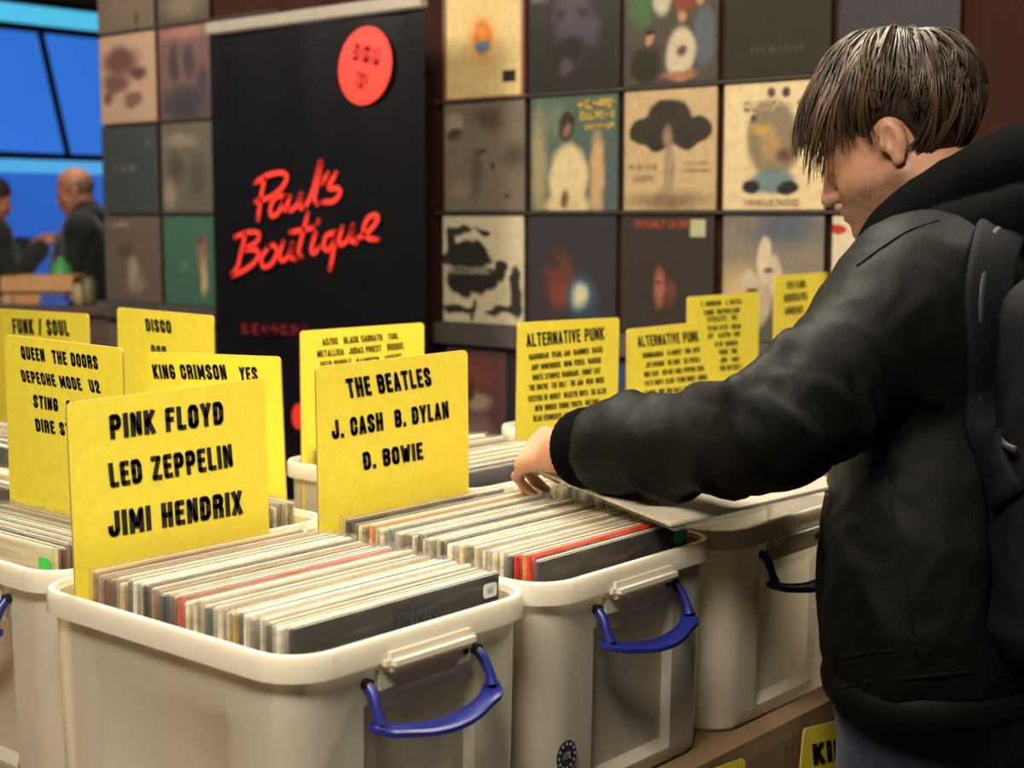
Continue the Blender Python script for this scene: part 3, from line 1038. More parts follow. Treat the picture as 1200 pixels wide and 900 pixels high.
# ------------------------------------------------------------------ yellow divider cards
def card(tl, tr, axis, val, lines, label, zbot=CZ + 0.004, th=0.0028, group='yellow divider cards', corner=0.008, ink=0.205, right=None, edge_down=True):
    """board whose top corners sit at photo points tl, tr on the plane axis = val; lines: (text, left-bottom px, right-bottom px, left-top px)"""
    A, Bp = Vector(on(*tl, axis, val)), Vector(on(*tr, axis, val))
    n = Vector((0, -1, 0)) if axis == 1 else Vector((-1, 0, 0))
    if right is not None:
        Bp = A + (Bp - A).normalized() * right
    X = (Bp - A).normalized(); W = (Bp - A).length
    Z = n.cross(X)
    if Z.z < 0:
        Z = -Z
    H = (min(A.z, Bp.z) - zbot) / Z.z - abs(X.z) * W * 0.5
    fr = Matrix(((X.x, -n.x, Z.x, A.x), (X.y, -n.y, Z.y, A.y), (X.z, -n.z, Z.z, A.z), (0, 0, 0, 1)))
    bm = bmesh.new()
    pts = []
    r = corner
    for cx, cz, a0 in ((W - r, -r, 0), (r, -r, 90)):
        for k in range(6):
            a = math.radians(a0 + 18 * k)
            pts.append((cx + r * math.cos(a), cz + r * math.sin(a)))
    pts = [(W, -H)] + pts + [(0, -H)]
    warp = lambda x, z: 0.0
    f = [bm.verts.new((x, 0, z)) for x, z in pts]
    b = [bm.verts.new((x, th, z)) for x, z in pts]
    bm.faces.new(f); bm.faces.new(b[::-1])
    bm.faces.ensure_lookup_table()
    for i in range(len(pts)):
        j = (i + 1) % len(pts)
        fc = bm.faces.new((f[i], f[j], b[j], b[i]))
        fc.material_index = 1
    o = obj('divider_card', bm, [M_YELLOW, M_CARDEDGE])
    o.matrix_world = fr
    tag(o, label, 'sign', group)
    if lines:
        inv = fr.inverted()
        bm = bmesh.new()
        for text, lb, rb, lt in lines:
            if ink > .18 and len(bm.verts):
                obj('lettering', bm, M_INK, o); bm = bmesh.new()
            p = inv @ Vector(on(*lb, axis, val)); q = inv @ Vector(on(*rb, axis, val)); u = inv @ Vector(on(*lt, axis, val))
            p.y = q.y = u.y = 0
            add_text(bm, text, p, q - p, u - p, (0, -0.0008, 0), ink)
        obj('lettering', bm, M_INK, o)
    return o


M_CARDEDGE = mat('brown card edge', (172, 140, 72), 0.8, 0.1, 40)


def rows(texts, lx, y0, dy, rxs, slope, h, dx=0):
    """helper: lines of small print stacked downward"""
    out = []
    for i, t_ in enumerate(texts):
        a_ = lx[i]; b_ = rxs[i]; y = y0 + dy * i
        out.append((t_, (a_, y), (b_, y + slope * (b_ - a_)), (a_, y - h)))
    return out


card((78, 472), (310, 443), 1, 0.340, [('PINK FLOYD', (129, 515), (262, 497), (127, 486)), ('LED ZEPPELIN', (129, 572), (273, 547), (126, 543)),
     ('JIMI HENDRIX', (127, 630), (284, 602), (125, 600))], 'largest yellow card with three lines of names, standing in the nearest crate')
card((370, 430), (548, 410), 1, 0.322, [('THE BEATLES', (408, 467), (506, 452), (404, 444)), ('J. CASH  B. DYLAN', (389, 515), (526, 490), (387, 493)),
     ('D. BOWIE', (426, 551), (496, 538), (424, 530))], 'yellow card with four names on three lines, in the crate with red sleeves')
card((5, 392), (143, 408), 0, 0.054, [('QUEEN  THE DOORS', (26, 420), (116, 433), (24, 405)), ('DEPECHE MODE  U2', (27, 447), (119, 461), (24, 433)),
     ('STING  GENESIS', (40, 477), (122, 492), (39, 462)), ('DIRE STRAITS', (43, 505), (118, 517), (41, 490))],
     'yellow card with four lines of names, in the left edge crate')
card((171, 412), (328, 418), 0, 0.312, [('KING CRIMSON', (181, 444), (267, 445), (178, 427)), ('YES', (282, 447), (303, 447), (280, 430))],
     'yellow card half hidden behind the largest three-line card', edge_down=False)
card((137, 360), (250, 370), 0, 0.492, [('DISCO', (172, 388), (202, 391), (170, 373)), ('POP', (178, 419), (196, 421), (177, 404))],
     'yellow disco card standing at the left in front of the black banner')
card((-14, 361), (103, 368), 0, 0.54, [('FUNK / SOUL', (16, 391), (82, 394), (14, 373))], 'yellow soul card at the far left edge, furthest back')
card((352, 388), (497, 378), 1, 0.80, [('AC/DC', (378, 405), (396, 403.5), (377, 397)), ('BLACK SABBATH', (403, 403), (448, 399), (402, 395)), ('TOOL', (455, 398), (467, 397), (454, 391)),
     ('METALLICA', (372, 419), (403, 416), (371, 411)), ('JUDAS PRIEST', (409, 415.5), (447, 411.5), (408, 408)), ('BUDGIE', (454, 411), (473, 409), (453, 403)),
     ('DEEP PURPLE', (376, 433), (412, 429), (375, 424)), ('RAINBOW', (418, 428.5), (445, 425), (417, 420.5)), ('ACCEPT', (451, 424), (471, 421.5), (450, 416.5))],
     'yellow card of small print behind the four-name card, before the black banner', ink=.17)
sl = -0.085


def pxrow(text_spans, yl, xl, slope, h):
    return [(t_, (a_, yl + slope * (a_ - xl)), (b_, yl + slope * (b_ - xl)), (a_ - .5, yl + slope * (a_ - xl) - h)) for t_, a_, b_ in text_spans]


L_ = [('ALTERNATIVE PUNK', (617, 407), (708, 398), (616, 391))]
for spans, yl in ((((('RADIOHEAD', 620, 643), ('PEARL JAM', 647, 668), ('RAMONES', 672, 690), ('OASIS', 694, 706))), 422),
                  ((('AMY WINEHOUSE', 623, 657), ('NIN', 661, 670), ('PIXIES', 673, 685), ('RANCID', 689, 704)), 434),
                  ((('WHITE STRIPES', 624, 656), ('BAUHAUS', 659, 678), ('FRONT 242', 682, 703)), 446),
                  ((('THE SMITHS', 620, 642), ('THE CULT', 646, 664), ('THE JAM', 668, 683), ('REM', 687, 695), ('MUSE', 698, 708)), 458),
                  ((('SISTERS OF MERCY', 619, 657), ('BEASTIE BOYS', 661, 689), ('GG ALLIN', 693, 710)), 471),
                  ((('NEW ORDER', 627, 652), ('SONIC YOUTH', 655, 682), ('MELVINS', 686, 702)), 482),
                  ((('DEAD KENNEDYS', 625, 658), ('SIOUXSIE & BANSHEES', 662, 706)), 494)):
    L_ += pxrow(spans, yl, spans[0][1], -0.11, 6.8)
card((607, 378), (726, 372), 1, 0.62, L_, 'upright yellow alternative punk card behind the hand', ink=.17)
L_ = [('ALTERNATIVE PUNK', (748, 407), (819, 400), (746, 394))]
for spans, yl in (((('SOUNDGARDEN', 753, 777), ('PJ HARVEY', 782, 799), ('TOOL', 802, 810), ('UFO', 812, 820)), 420),
                  ((('JOY DIVISION', 757, 778), ('THE CURE', 782, 797), ('SEX PISTOLS', 801, 820)), 431),
                  ((('NICK CAVE', 755, 772), ('RED HOT CHILI PEPPERS', 776, 815), ('OFRA', 817, 825)), 442),
                  ((('PATTI SMITH', 756, 777), ('CLASH', 780, 790), ('STONE ROSES', 793, 815), ('GARBAGE', 818, 829)), 452.5),
                  ((('DAMNED', 755, 769), ('NINE INCH NAILS', 772, 799), ('PLACEBO', 802, 817), ('NIRVANA', 819, 834)), 464),
                  ((('VELVET UNDERGROUND', 758, 797), ('TEENAGE FC', 800, 817), ('BLONDIE', 820, 834)), 474)):
    L_ += pxrow(spans, yl, spans[0][1], -0.11, 6.2)
card((735, 386), (828, 376.5), 1, 0.66, L_, 'tilted yellow alternative punk card behind the forearm', ink=.17, zbot=0.9)
L_ = []
for spans, yl in (((('E. MORRISON', 822, 845), ('J. MAYALL', 850, 870)), 359.5), ((('ELMORE', 825, 837), ('BROTHERS BAND', 840, 867)), 369.5), ((('STEELEYE', 829, 852), ('FREE', 857, 864)), 377.5),
                  ((('TEN YEARS', 829, 841), ('AFTER', 843, 853), ('CREAM', 857, 868)), 388), ((('JEFF', 829, 836), ('CLAPTON', 842, 856), ('CCR', 860, 867)), 397),
                  ((('IN THE', 838, 847), ('GARDEN', 850, 864)), 406.5), ((('GRAND', 843, 853), ('FUNK', 857, 864)), 415.5), ((('JIMI', 844, 852), ('FAMILY', 857, 867)), 425),
                  ((('IRON', 844, 850), ('BUTTERFLY', 852, 869)), 434.5)):
    L_ += pxrow(spans, yl, spans[0][1], -0.08, 6)
card((806, 348), (890, 342), 1, 0.81, L_, 'yellow small print card behind the tilted punk card', ink=.17)
L_ = [('13TH FLOOR', (920, 339), (944, 337), (919, 330)), ('QUICKSILVER', (919, 354), (946, 351), (918, 345)), ('ARGENT', (920, 369), (942, 367), (919, 360))]
card((908, 323), (985, 318), 1, 0.81, L_, 'yellow card half hidden by the upper sleeve, nearest the wall', ink=.17)
card((943, 854), (1040, 832), 1, FY - 0.03, [('KING', (953, 897), (1006, 884), (951, 872))], 'yellow card leaning on the cloth below table, cut off by the jeans', zbot=0.55)
card((800, 914), (874, 888), 1, FY - 0.03, [], 'yellow card corner at bottom edge below the third crate', zbot=0.55)

# ------------------------------------------------------------------ record wall
gw = 'records displayed on the wall'
ROWZ = [2.575, 2.222, 1.868, 1.519, 1.168]             # tops of rows 0..3, bottom of row 3
M_OUT = plastic_sheet('wall plastic outer', (220, 216, 206), 0.985, 0.2, bump=0.05, bscale=20, gloss_mix=0.5)


def wall_record(xl, xr, ztop, zbot, base, blobs, label, text=(), frame=None, distort=.05, off=0.0):
    """xl, xr photo columns of its left and right edge"""
    yl = on(xl, 250, 0, WX - 0.02)[1]; yr = on(xr, 250, 0, WX - 0.02)[1]
    w = yl - yr; h = ztop - zbot
    bm = bmesh.new()
    box(bm, (-w / 2, 0, 0), (w / 2, 0.006, h), 0.001)
    o = obj('record_sleeve', bm, cover_mat('wall cover print', base, blobs, distort=distort))
    o.matrix_world = Matrix.Translation((WX - 0.02, (yl + yr) / 2, zbot)) @ Matrix.Rotation(-math.pi / 2, 4, 'Z')
    tag(o, label, 'record', gw)
    if frame:
        fm = bmesh.new()
        d = 0.011
        for lo, hi in (((-w / 2 - d, -.003, -d), (w / 2 + d, .006, 0)), ((-w / 2 - d, -.003, h), (w / 2 + d, .006, h + d)), ((-w / 2 - d, -.003, 0), (-w / 2, .006, h)), ((w / 2, -.003, 0), (w / 2 + d, .006, h))):
            box(fm, lo, hi)
        obj('border_frame', fm, mat('frame', frame, .5, .1), o)
    if text:
        bms = {}
        for tx, u0, u1, v0, v1, rgb in text:
            b_ = bms.setdefault(rgb, bmesh.new())
            add_text(b_, tx, (-w / 2 + u0 * w, -0.0006, v0 * h), ((u1 - u0) * w, 0, 0), (0, 0, (v1 - v0) * h), (0, 0, 0), .17)
        for rgb, b_ in bms.items():
            obj('lettering', b_, mat('cover print', rgb, .5, .05), o)
    ob = bmesh.new()
    box(ob, (-w / 2 - 0.003, -0.002, -0.002), (w / 2 + 0.003, -0.0014, h + 0.006))
    obj('plastic_outer', ob, M_OUT, o)
    return o


def R(r, ge=0.008):
    return ROWZ[r] - ge, ROWZ[r + 1] + ge


z1, z0 = R(1)
wall_record(524, 611, z1, z0, (240, 220, 168), [(.49, .5, .27, .32, (238, 190, 120), .95), (.49, .53, .15, .18, (228, 140, 54), .4), (.49, .45, .11, .07, (110, 140, 170), .25), (.49, .56, .06, .07, (236, 160, 60), .3), (.84, .17, .09, .055, (40, 30, 30), .1, 'r')],
            'cream record with an orange disc in a red-brown border, top row beside the banner', frame=(110, 62, 48), distort=.02)
wall_record(620, 725, z1, z0, (40, 36, 40), [(.5, .62, .24, .42, (78, 72, 92), .5), (.12, .98, .2, .2, (190, 180, 190), .8), (.5, .95, .2, .15, (130, 112, 128), .7), (.45, .35, .2, .14, (30, 27, 30), .5), (.42, .2, .1, .08, (82, 74, 92), .6), (.37, .66, .07, .05, (44, 38, 50), .7), (.63, .66, .07, .05, (44, 38, 50), .7), (.7, .5, .12, .16, (74, 72, 104), .8)],
            'dark record with a pale violet bearded face, top row', distort=.08)
wall_record(730, 838, z1, z0, (78, 74, 70), [(.1, .9, .25, .2, (76, 88, 62), .8), (.85, .92, .2, .14, (66, 66, 74), .7), (.66, .74, .15, .2, (134, 62, 56), .4), (.42, .74, .13, .2, (198, 198, 180), .4), (.19, .64, .16, .2, (72, 110, 76), .4), (.86, .36, .13, .28, (90, 102, 124), .4), (.62, .24, .17, .22, (206, 198, 182), .3), (.24, .16, .2, .18, (44, 40, 38), .4), (.62, .06, .2, .05, (170, 122, 98), .5), (0.2, 0.84, .05, .058, (186, 142, 114), .4), (0.41, 0.93, .05, .058, (186, 142, 114), .4), (0.62, 0.9, .05, .058, (186, 142, 114), .4), (0.82, 0.66, .05, .058, (186, 142, 114), .4), (0.62, 0.53, .05, .058, (186, 142, 114), .4), (0.27, 0.37, .05, .058, (186, 142, 114), .4), (.62, .6, .07, .03, (120, 88, 60), .5), (.27, .43, .06, .03, (40, 34, 30), .5), (.2, .9, .05, .025, (60, 46, 36), .5), (.62, .25, .06, .05, (110, 76, 68), .6)],
            'record with a crowded group portrait, top row', distort=.06)
wall_record(847, 968, z1, z0, (44, 43, 36), [(.5, .9, .5, .2, (50, 50, 40), .9)], 'nearly black green record with thin faint lettering, top row',
            text=[('WORDS', .2, .8, .86, .99, (92, 90, 66)), ('AWE IN PLACE', .25, .76, .18, .235, (70, 68, 58))])
wall_record(978, 1117, z1, z0, (56, 56, 72), [(.5, .5, .6, .6, (62, 61, 76), .9)], 'plain slate blue record above the man, top row')
z1, z0 = R(2)
wall_record(521, 614, z1, z0, (132, 122, 116), [(.55, .86, .25, .16, (92, 84, 80), .8), (.9, .5, .2, .14, (94, 86, 84), .8), (.4, .35, .1, .3, (100, 92, 88), .8), (.2, .2, .15, .1, (150, 140, 130), .9), (.48, .55, .08, .03, (66, 56, 54), .6), (.6, .4, .03, .04, (56, 48, 46), .5), (.82, .12, .06, .03, (62, 56, 54), .6), (.14, .8, .12, .14, (168, 160, 146), .4), (.14, .72, .12, .06, (78, 72, 66), .5)],
            'cloudy grey record with small dark marks, middle row beside the banner', distort=.09)
wall_record(622, 723, z1, z0, (82, 108, 106), [(.1, .4, .12, .6, (168, 160, 130), .7), (.9, .4, .1, .6, (84, 104, 110), .6), (.3, .8, .2, .2, (112, 130, 122), .7), (.78, .3, .1, .45, (208, 176, 138), .5), (.44, .28, .24, .34, (226, 212, 176), .25), (.44, .05, .3, .12, (222, 206, 170), .4), (.43, .74, .1, .14, (58, 46, 36), .3), (.43, .7, .05, .06, (150, 112, 88), .5), (.42, .1, .06, .1, (122, 96, 66), .5)],
            'teal record with a figure in a cream robe under yellow titling, middle row', distort=.06,
            text=[('GROUP', .56, .97, .88, .965, (232, 204, 70)), ('HARVEST', .58, .97, .79, .86, (226, 200, 76)), ('MOON', .64, .96, .705, .76, (214, 186, 70))])
wall_record(731, 838, z1, z0, (204, 182, 148), [(.5, .08, .6, .1, (150, 126, 104), .8), (.5, .32, .07, .3, (170, 152, 134), .3), (.5, .08, .2, .08, (140, 118, 100), .7), (.5, .74, .26, .2, (54, 52, 44), .15), (.24, .66, .2, .12, (54, 52, 46), .15), (.78, .66, .2, .12, (54, 52, 46), .15), (.36, .58, .14, .09, (50, 48, 44), .2), (.68, .58, .14, .09, (50, 48, 44), .2), (.49, .6, .07, .12, (150, 130, 116), .6)],
            'cream record with a broad dark tree on a pale trunk, middle row', distort=.05, text=[('RISING', .05, .37, .345, .39, (178, 156, 128)), ('ACORN', .1, .34, .24, .295, (178, 156, 128)), ('FEATHER', .66, .92, .37, .4, (172, 150, 124)), ('LINDENTREE', .64, .94, .31, .34, (172, 150, 124))])
wall_record(847, 965, z1, z0, (228, 212, 178), [(.5, .55, .28, .34, (140, 130, 112), .2), (.47, .52, .12, .16, (176, 150, 110), .5), (.38, .64, .12, .05, (196, 164, 96), .8), (.7, .5, .05, .16, (110, 96, 84), .6), (.6, .42, .1, .07, (110, 74, 70), .7), (.48, .22, .26, .1, (116, 140, 150), .35), (.28, .19, .1, .06, (34, 36, 42), .3), (.66, .17, .12, .06, (34, 36, 42), .3), (.47, .93, .045, .045, (94, 78, 76), .2), (.62, .92, .045, .045, (74, 68, 66), .2), (.38, .8, .05, .04, (170, 120, 108), .3), (.3, .72, .035, .035, (84, 66, 68), .3), (.76, .83, .035, .035, (80, 64, 66), .3)],
            'cream record with a grey arched patch of small shapes, middle row', distort=.04, text=[('INNUENDO', .22, .76, .03, .085, (170, 154, 128)), ('QUEEN', .2, .55, .78, .86, (192, 176, 146))])
wall_record(978, 1100, z1, z0, (170, 140, 124), [(.5, .5, .4, .4, (120, 92, 84), .8)], 'brownish record mostly behind the head, middle row')
z1, z0 = R(3)
wall_record(519, 613, z1, z0, (228, 222, 202), [(.3, .62, .34, .13, (42, 40, 38), .1), (.36, .4, .36, .15, (42, 40, 38), .12), (.22, .86, .16, .06, (52, 48, 46), .15), (.1, .74, .05, .2, (48, 44, 42), .2), (.5, .86, .12, .04, (48, 44, 42), .2), (.72, .5, .1, .12, (52, 48, 46), .2), (.92, .3, .06, .26, (56, 52, 50), .2), (.75, .12, .2, .05, (60, 56, 52), .2), (.2, .14, .24, .05, (56, 52, 48), .3), (.42, .12, .05, .12, (60, 56, 54), .3), (.78, .3, .08, .1, (222, 216, 196), .3)],
            'white record with jagged black blotches, bottom row beside the banner', distort=.14, text=[('MEZZANINE', .06, .6, .46, .53, (196, 190, 176))])
wall_record(619, 722, z1, z0, (56, 54, 66), [(.38, .42, .2, .3, (116, 62, 54), .7), (.36, .3, .12, .12, (130, 70, 58), .8), (.3, .6, .1, .08, (70, 50, 54), .8), (.62, .3, .2, .2, (70, 108, 142), .9), (.6, .3, .11, .13, (180, 206, 206), .6), (.6, .3, .07, .08, (226, 224, 190), .5), (.75, .1, .2, .1, (52, 72, 100), .9)],
            'dark blue record with a reddish glow and white flare, bottom row', distort=.06)
wall_record(729, 837, z1, z0, (58, 51, 54), [(.44, .38, .16, .26, (60, 42, 42), .7), (.42, .4, .08, .2, (168, 106, 92), .6), (.54, .36, .07, .14, (112, 66, 60), .7), (.4, .44, .05, .02, (96, 56, 50), .6), (.83, .9, .085, .075, (190, 196, 168), .1, 'r')],
            'dark brown record with a red-lit face under orange lettering, bottom row', distort=.05, text=[('THORNLY RISING', .14, .76, .9, .965, (190, 76, 50)), ('GREEN WILLOW ROAD', .18, .76, .03, .06, (122, 64, 46))])
wall_record(848, 966, z1, z0, (140, 134, 130), [(.6, .92, .5, .2, (92, 104, 130), .8), (.15, .95, .3, .12, (130, 126, 124), .9), (.2, .4, .4, .25, (206, 186, 150), .9), (.5, .1, .7, .2, (86, 92, 84), .7), (.43, .62, .08, .22, (216, 206, 190), .2), (.53, .52, .08, .18, (206, 196, 182), .2), (.28, .46, .09, .12, (206, 196, 180), .25), (.4, .3, .1, .2, (190, 178, 162), .4), (.3, .4, .07, .03, (100, 80, 74), .5), (.47, .57, .06, .03, (110, 92, 84), .5)],
            'record with smooth pale standing shapes under a blue sky, bottom row', distort=.03)
wall_record(976, 1090, z1, z0, (226, 216, 200), [(.06, .9, .1, .04, (190, 50, 44), .2), (.5, .5, .3, .3, (150, 60, 50), .5)], 'white record with red lettering, mostly behind the shoulder, bottom row')
zt = ROWZ[4] - 0.075
wall_record(522, 592, zt, zt - .335, (116, 80, 92), [(.5, .75, .4, .2, (150, 84, 84), .7), (.5, .5, .3, .12, (196, 176, 160), .6), (.4, .6, .15, .1, (90, 60, 60), .6), (.5, .2, .4, .2, (162, 132, 138), .7)],
            'pinkish record low on the wall, seen between two yellow cards', distort=.12)
wall_record(594, 722, zt, zt - .335, (44, 40, 56), [(.5, .5, .5, .5, (40, 38, 58), .9)], 'dark navy record low on the wall behind the upright punk card')
wall_record(726, 838, zt, zt - .335, (60, 88, 150), [(.5, .8, .5, .3, (42, 50, 76), .9)], 'blue record low on the wall between the punk cards')
wall_record(848, 966, zt, zt - .335, (196, 178, 150), [(.5, .5, .4, .4, (150, 124, 96), .7)], 'beige record low on the wall behind the raised sleeve')
# records left of the banner
for c, (xl, xr, nm) in enumerate(((122, 186, 'outer'), (191, 250, 'inner'))):
    specs = [
        [((112, 102, 94), [(.5, .5, .5, .5, (120, 108, 100), .9), (.7, .1, .04, .1, (70, 62, 58), .4)], 'plain brown-grey record, top of the {} column left of the banner'),
         ((188, 160, 146), [(.4, .7, .4, .2, (112, 72, 76), .6), (.7, .55, .2, .1, (96, 62, 66), .6), (.3, .45, .3, .15, (116, 80, 80), .6), (.6, .25, .2, .1, (126, 92, 90), .6), (.15, .3, .1, .1, (110, 78, 78), .6)], 'pinkish white record with dark red patches, {} column left of the banner'),
         ((66, 72, 82), [(.5, .5, .6, .6, (62, 68, 78), .9), (.85, .8, .1, .05, (92, 94, 96), .8)], 'slate blue record with small pale lettering, {} column left of the banner'),
         ((110, 98, 94), [(.5, .35, .12, .25, (172, 160, 150), .7), (.4, .6, .2, .1, (84, 74, 72), .8), (.6, .2, .2, .1, (150, 136, 126), .8), (.3, .9, .2, .04, (156, 146, 138), .7)], 'grey record with a pale standing figure, {} column left of the banner'),
         ((120, 110, 100), [(.5, .5, .3, .3, (80, 72, 68), .8)], 'grey brown record low in the {} column left of the banner')],
        [((84, 76, 70), [(.5, .2, .5, .2, (120, 112, 104), .8), (.5, .7, .3, .2, (70, 62, 58), .8)], 'mottled brown record, top of the {} column left of the banner'),
         ((112, 88, 94), [(.5, .95, .6, .12, (160, 116, 116), .8), (.3, .6, .12, .25, (66, 58, 70), .6), (.6, .62, .14, .25, (72, 62, 74), .6), (.5, .15, .6, .25, (58, 58, 72), .7), (.85, .4, .14, .2, (70, 64, 76), .7)], 'dusky pink record with dark figures, {} column left of the banner'),
         ((104, 100, 96), [(.4, .8, .4, .1, (140, 134, 124), .8), (.3, .5, .2, .2, (76, 74, 76), .7), (.7, .4, .2, .3, (82, 82, 86), .7), (.15, .2, .15, .2, (150, 136, 124), .7)], 'pale grey record with blurred figures, {} column left of the banner'),
         ((66, 112, 104), [(.78, .55, .12, .3, (150, 120, 104), .6), (.8, .3, .09, .25, (196, 178, 150), .6), (.75, .75, .07, .07, (110, 76, 70), .5), (.4, .45, .1, .1, (92, 130, 122), .8)], 'teal green record with a small figure at its edge, {} column left of the banner'),
         ((90, 84, 78), [(.5, .5, .3, .3, (70, 64, 60), .8)], 'dull brown record low in the {} column left of the banner')]][c]
    for r, (b_, bl, lb) in enumerate(specs):
        z1, z0 = R(r) if r < 4 else (zt, zt - .335)
        tx = [('BASIC', .25, .65, .48, .56, (120, 124, 128))] if (c, r) == (0, 2) else ()
        wall_record(xl, xr, z1, z0, b_, bl, lb.format(nm), tx, distort=.08)
for (xl, xr) in ((263, 340), (345, 427)):                # columns the banner covers stay empty in view
    pass
# ledges the sleeves stand on
for i, r in enumerate((0, 1, 2, 3, 4)):
    for j, (ya, yb) in enumerate(((WEND - 0.01, 2.95), (2.2, on(1118, 250, 0, WX)[1]))):
        h = 0.062 if (r == 4) else 0.006
        struct('trim_%d' % (2 * i + j + 1), box(bmesh.new(), (WX - 0.028 - (0.012 if r == 4 else 0), yb, ROWZ[r] - h + (0 if r == 4 else 0.0045)), (WX, ya, ROWZ[r] + 0.004), 0.002), M_RAIL)

# ------------------------------------------------------------------ banner
BX = 2.21
M_BAN = mat('black banner film', (13, 12, 16), 0.3, 0.15, 8)
M_RED = mat('red print', (226, 52, 40), 0.5, 0.06, 20)
M_DRED = mat('dull red print', (120, 26, 34), 0.5, 0.06, 20)
yl_, yr_ = on(245, 35, 0, BX)[1], on(497, 8, 0, BX)[1]
bt = on(400, 17, 0, BX)[2]
ban = tag(empty('rollup_banner', (BX, (yl_ + yr_) / 2, 0)), 'black roll-up banner with red script lettering and red discs', 'banner')
inv = Matrix.Translation(ban.location).inverted()


def bchild(name, bm, m, parent=ban):
    for v in bm.verts:
        v.co = inv @ v.co
    return obj(name, bm, m, parent)


bm = bmesh.new()
g = []
for i in range(25):
    u = i / 24
    y = yl_ + (yr_ - yl_) * u
    x = BX + 0.004 * math.sin(u * 9) + 0.002 * math.sin(u * 23)
    g.append([bm.verts.new((x * (1 if z < 1 else 1), y, z)) for z in (0.09, 0.7, 1.4, bt)])
for a_, b_ in zip(g, g[1:]):
    for k in range(3):
        bm.faces.new((a_[k], b_[k], b_[k + 1], a_[k + 1]))
bchild('banner_panel', bm, M_BAN)
bchild('top_rail', box(bmesh.new(), (BX - 0.014, yr_ - 0.005, bt - 0.012), (BX + 0.014, yl_ + 0.005, bt + 0.03), 0.005), mat('grey aluminium rail', (150, 142, 130), 0.4, 0.05, metal=0.5))
bm = box(bmesh.new(), (BX - 0.09, yr_ - 0.02, 0.015), (BX + 0.09, yl_ + 0.02, 0.1), 0.02)
bchild('base_cassette', bm, M_STEEL)
for y in (yl_ - 0.15, yr_ + 0.15):
    bchild('foot', box(bmesh.new(), (BX - 0.17, y - 0.02, 0), (BX + 0.17, y + 0.02, 0.015), 0.004), M_STEEL)
bchild('pole', tube(bmesh.new(), [(BX + 0.03, (yl_ + yr_) / 2, 0.1), (BX + 0.03, (yl_ + yr_) / 2, bt)], 0.01, 8), M_STEEL)


def bp(px, py):
    return Vector(on(px, py, 0, BX - 0.008))


STR = [[(300, 110), (285, 190), (272, 290)], [(262, 128), (310, 97), (370, 84), (397, 98), (385, 138), (335, 186), (262, 212)],
       [(388, 186), (350, 192), (327, 235), (330, 272), (358, 262), (384, 212), (388, 190), (384, 240), (402, 248)],
       [(412, 190), (400, 233), (415, 250), (445, 222), (462, 176), (455, 232), (476, 240)],
       [(476, 240), (510, 170), (548, 32), (535, 120), (520, 195), (532, 222)], [(577, 88), (556, 128)],
       [(614, 86), (582, 150), (620, 152), (632, 172), (605, 208), (556, 214)],
       [(216, 352), (198, 430), (180, 500), (150, 540)], [(172, 366), (230, 346), (275, 352), (262, 392), (208, 420), (268, 426), (264, 468), (215, 510), (150, 540)],
       [(322, 408), (288, 455), (294, 497), (330, 485), (355, 432), (340, 404), (318, 412)],
       [(382, 390), (366, 448), (376, 470), (405, 450), (425, 394), (415, 452), (434, 464)],
       [(490, 264), (470, 345), (450, 430), (462, 450)], [(415, 346), (515, 326)],
       [(525, 350), (506, 418), (516, 438), (542, 412)], [(537, 296), (534, 303)],
       [(612, 345), (572, 362), (560, 410), (580, 424), (605, 388), (616, 345), (605, 420), (588, 508)],
       [(642, 325), (628, 382), (640, 400), (670, 372), (690, 314), (680, 378), (702, 392)],
       [(705, 374), (755, 345), (796, 292), (786, 270), (752, 288), (735, 338), (752, 370), (796, 378)]]
bm = bmesh.new()
for s_ in STR:
    pts = [bp(230 + x / 3.752, 180 + y / 3.752) for x, y in s_]
    add_ribbon(bm, catmull(pts, 7) if len(pts) > 2 else pts, 0.0165, (-1, 0, 0))
bchild('script_lettering', bm, M_RED)
bm = bmesh.new()
cxy = (428, 77)
pts = []
for k in range(36):
    a_ = 2 * math.pi * k / 36
    px, py = cxy[0] + 31 * math.cos(a_) + 4 * math.sin(a_) * 0.6, cxy[1] - 46 * math.sin(a_) - 2 * math.cos(a_)
    pts.append(bm.verts.new(bp(px, py)))
bm.faces.new(pts)
dsc = bchild('round_badge', bm, M_RED)
bm = bmesh.new()
up_ = bp(413, 71) - bp(416, 50)


def btext(bm, tx, lb, rb, lt, t_=.2):
    p, q, u = bp(*lb), bp(*rb), bp(*lt)
    add_text(bm, tx, p, q - p, u - p, (-0.001, 0, 0), t_)


btext(bm, 'DIGIU', (413, 71), (444, 78), (416, 50)); btext(bm, 'TOY', (415, 103), (430, 107), (418, 83))
bchild('badge_lettering', bm, mat('dark red ink', (150, 30, 28), .5, .05))
bm = bmesh.new()
for i, ch in enumerate('RECORDS'):
    x = 284 + i * 11.5
    btext(bm, ch, (x, 391 + i * .3), (x + 7.5, 391.3 + i * .3), (x, 379 + i * .2), .16)
bchild('small_lettering', bm, M_DRED)
bm = bmesh.new()
bm.faces.new([bm.verts.new(bp(350 + 8 * math.cos(k * math.pi / 12), 488 - 15 * math.sin(k * math.pi / 12))) for k in range(24)])
bchild('round_dot', bm, M_RED)

# ------------------------------------------------------------------ the record the man is lifting out flat
A_ = Vector(on(786, 618, 2, 1.128))
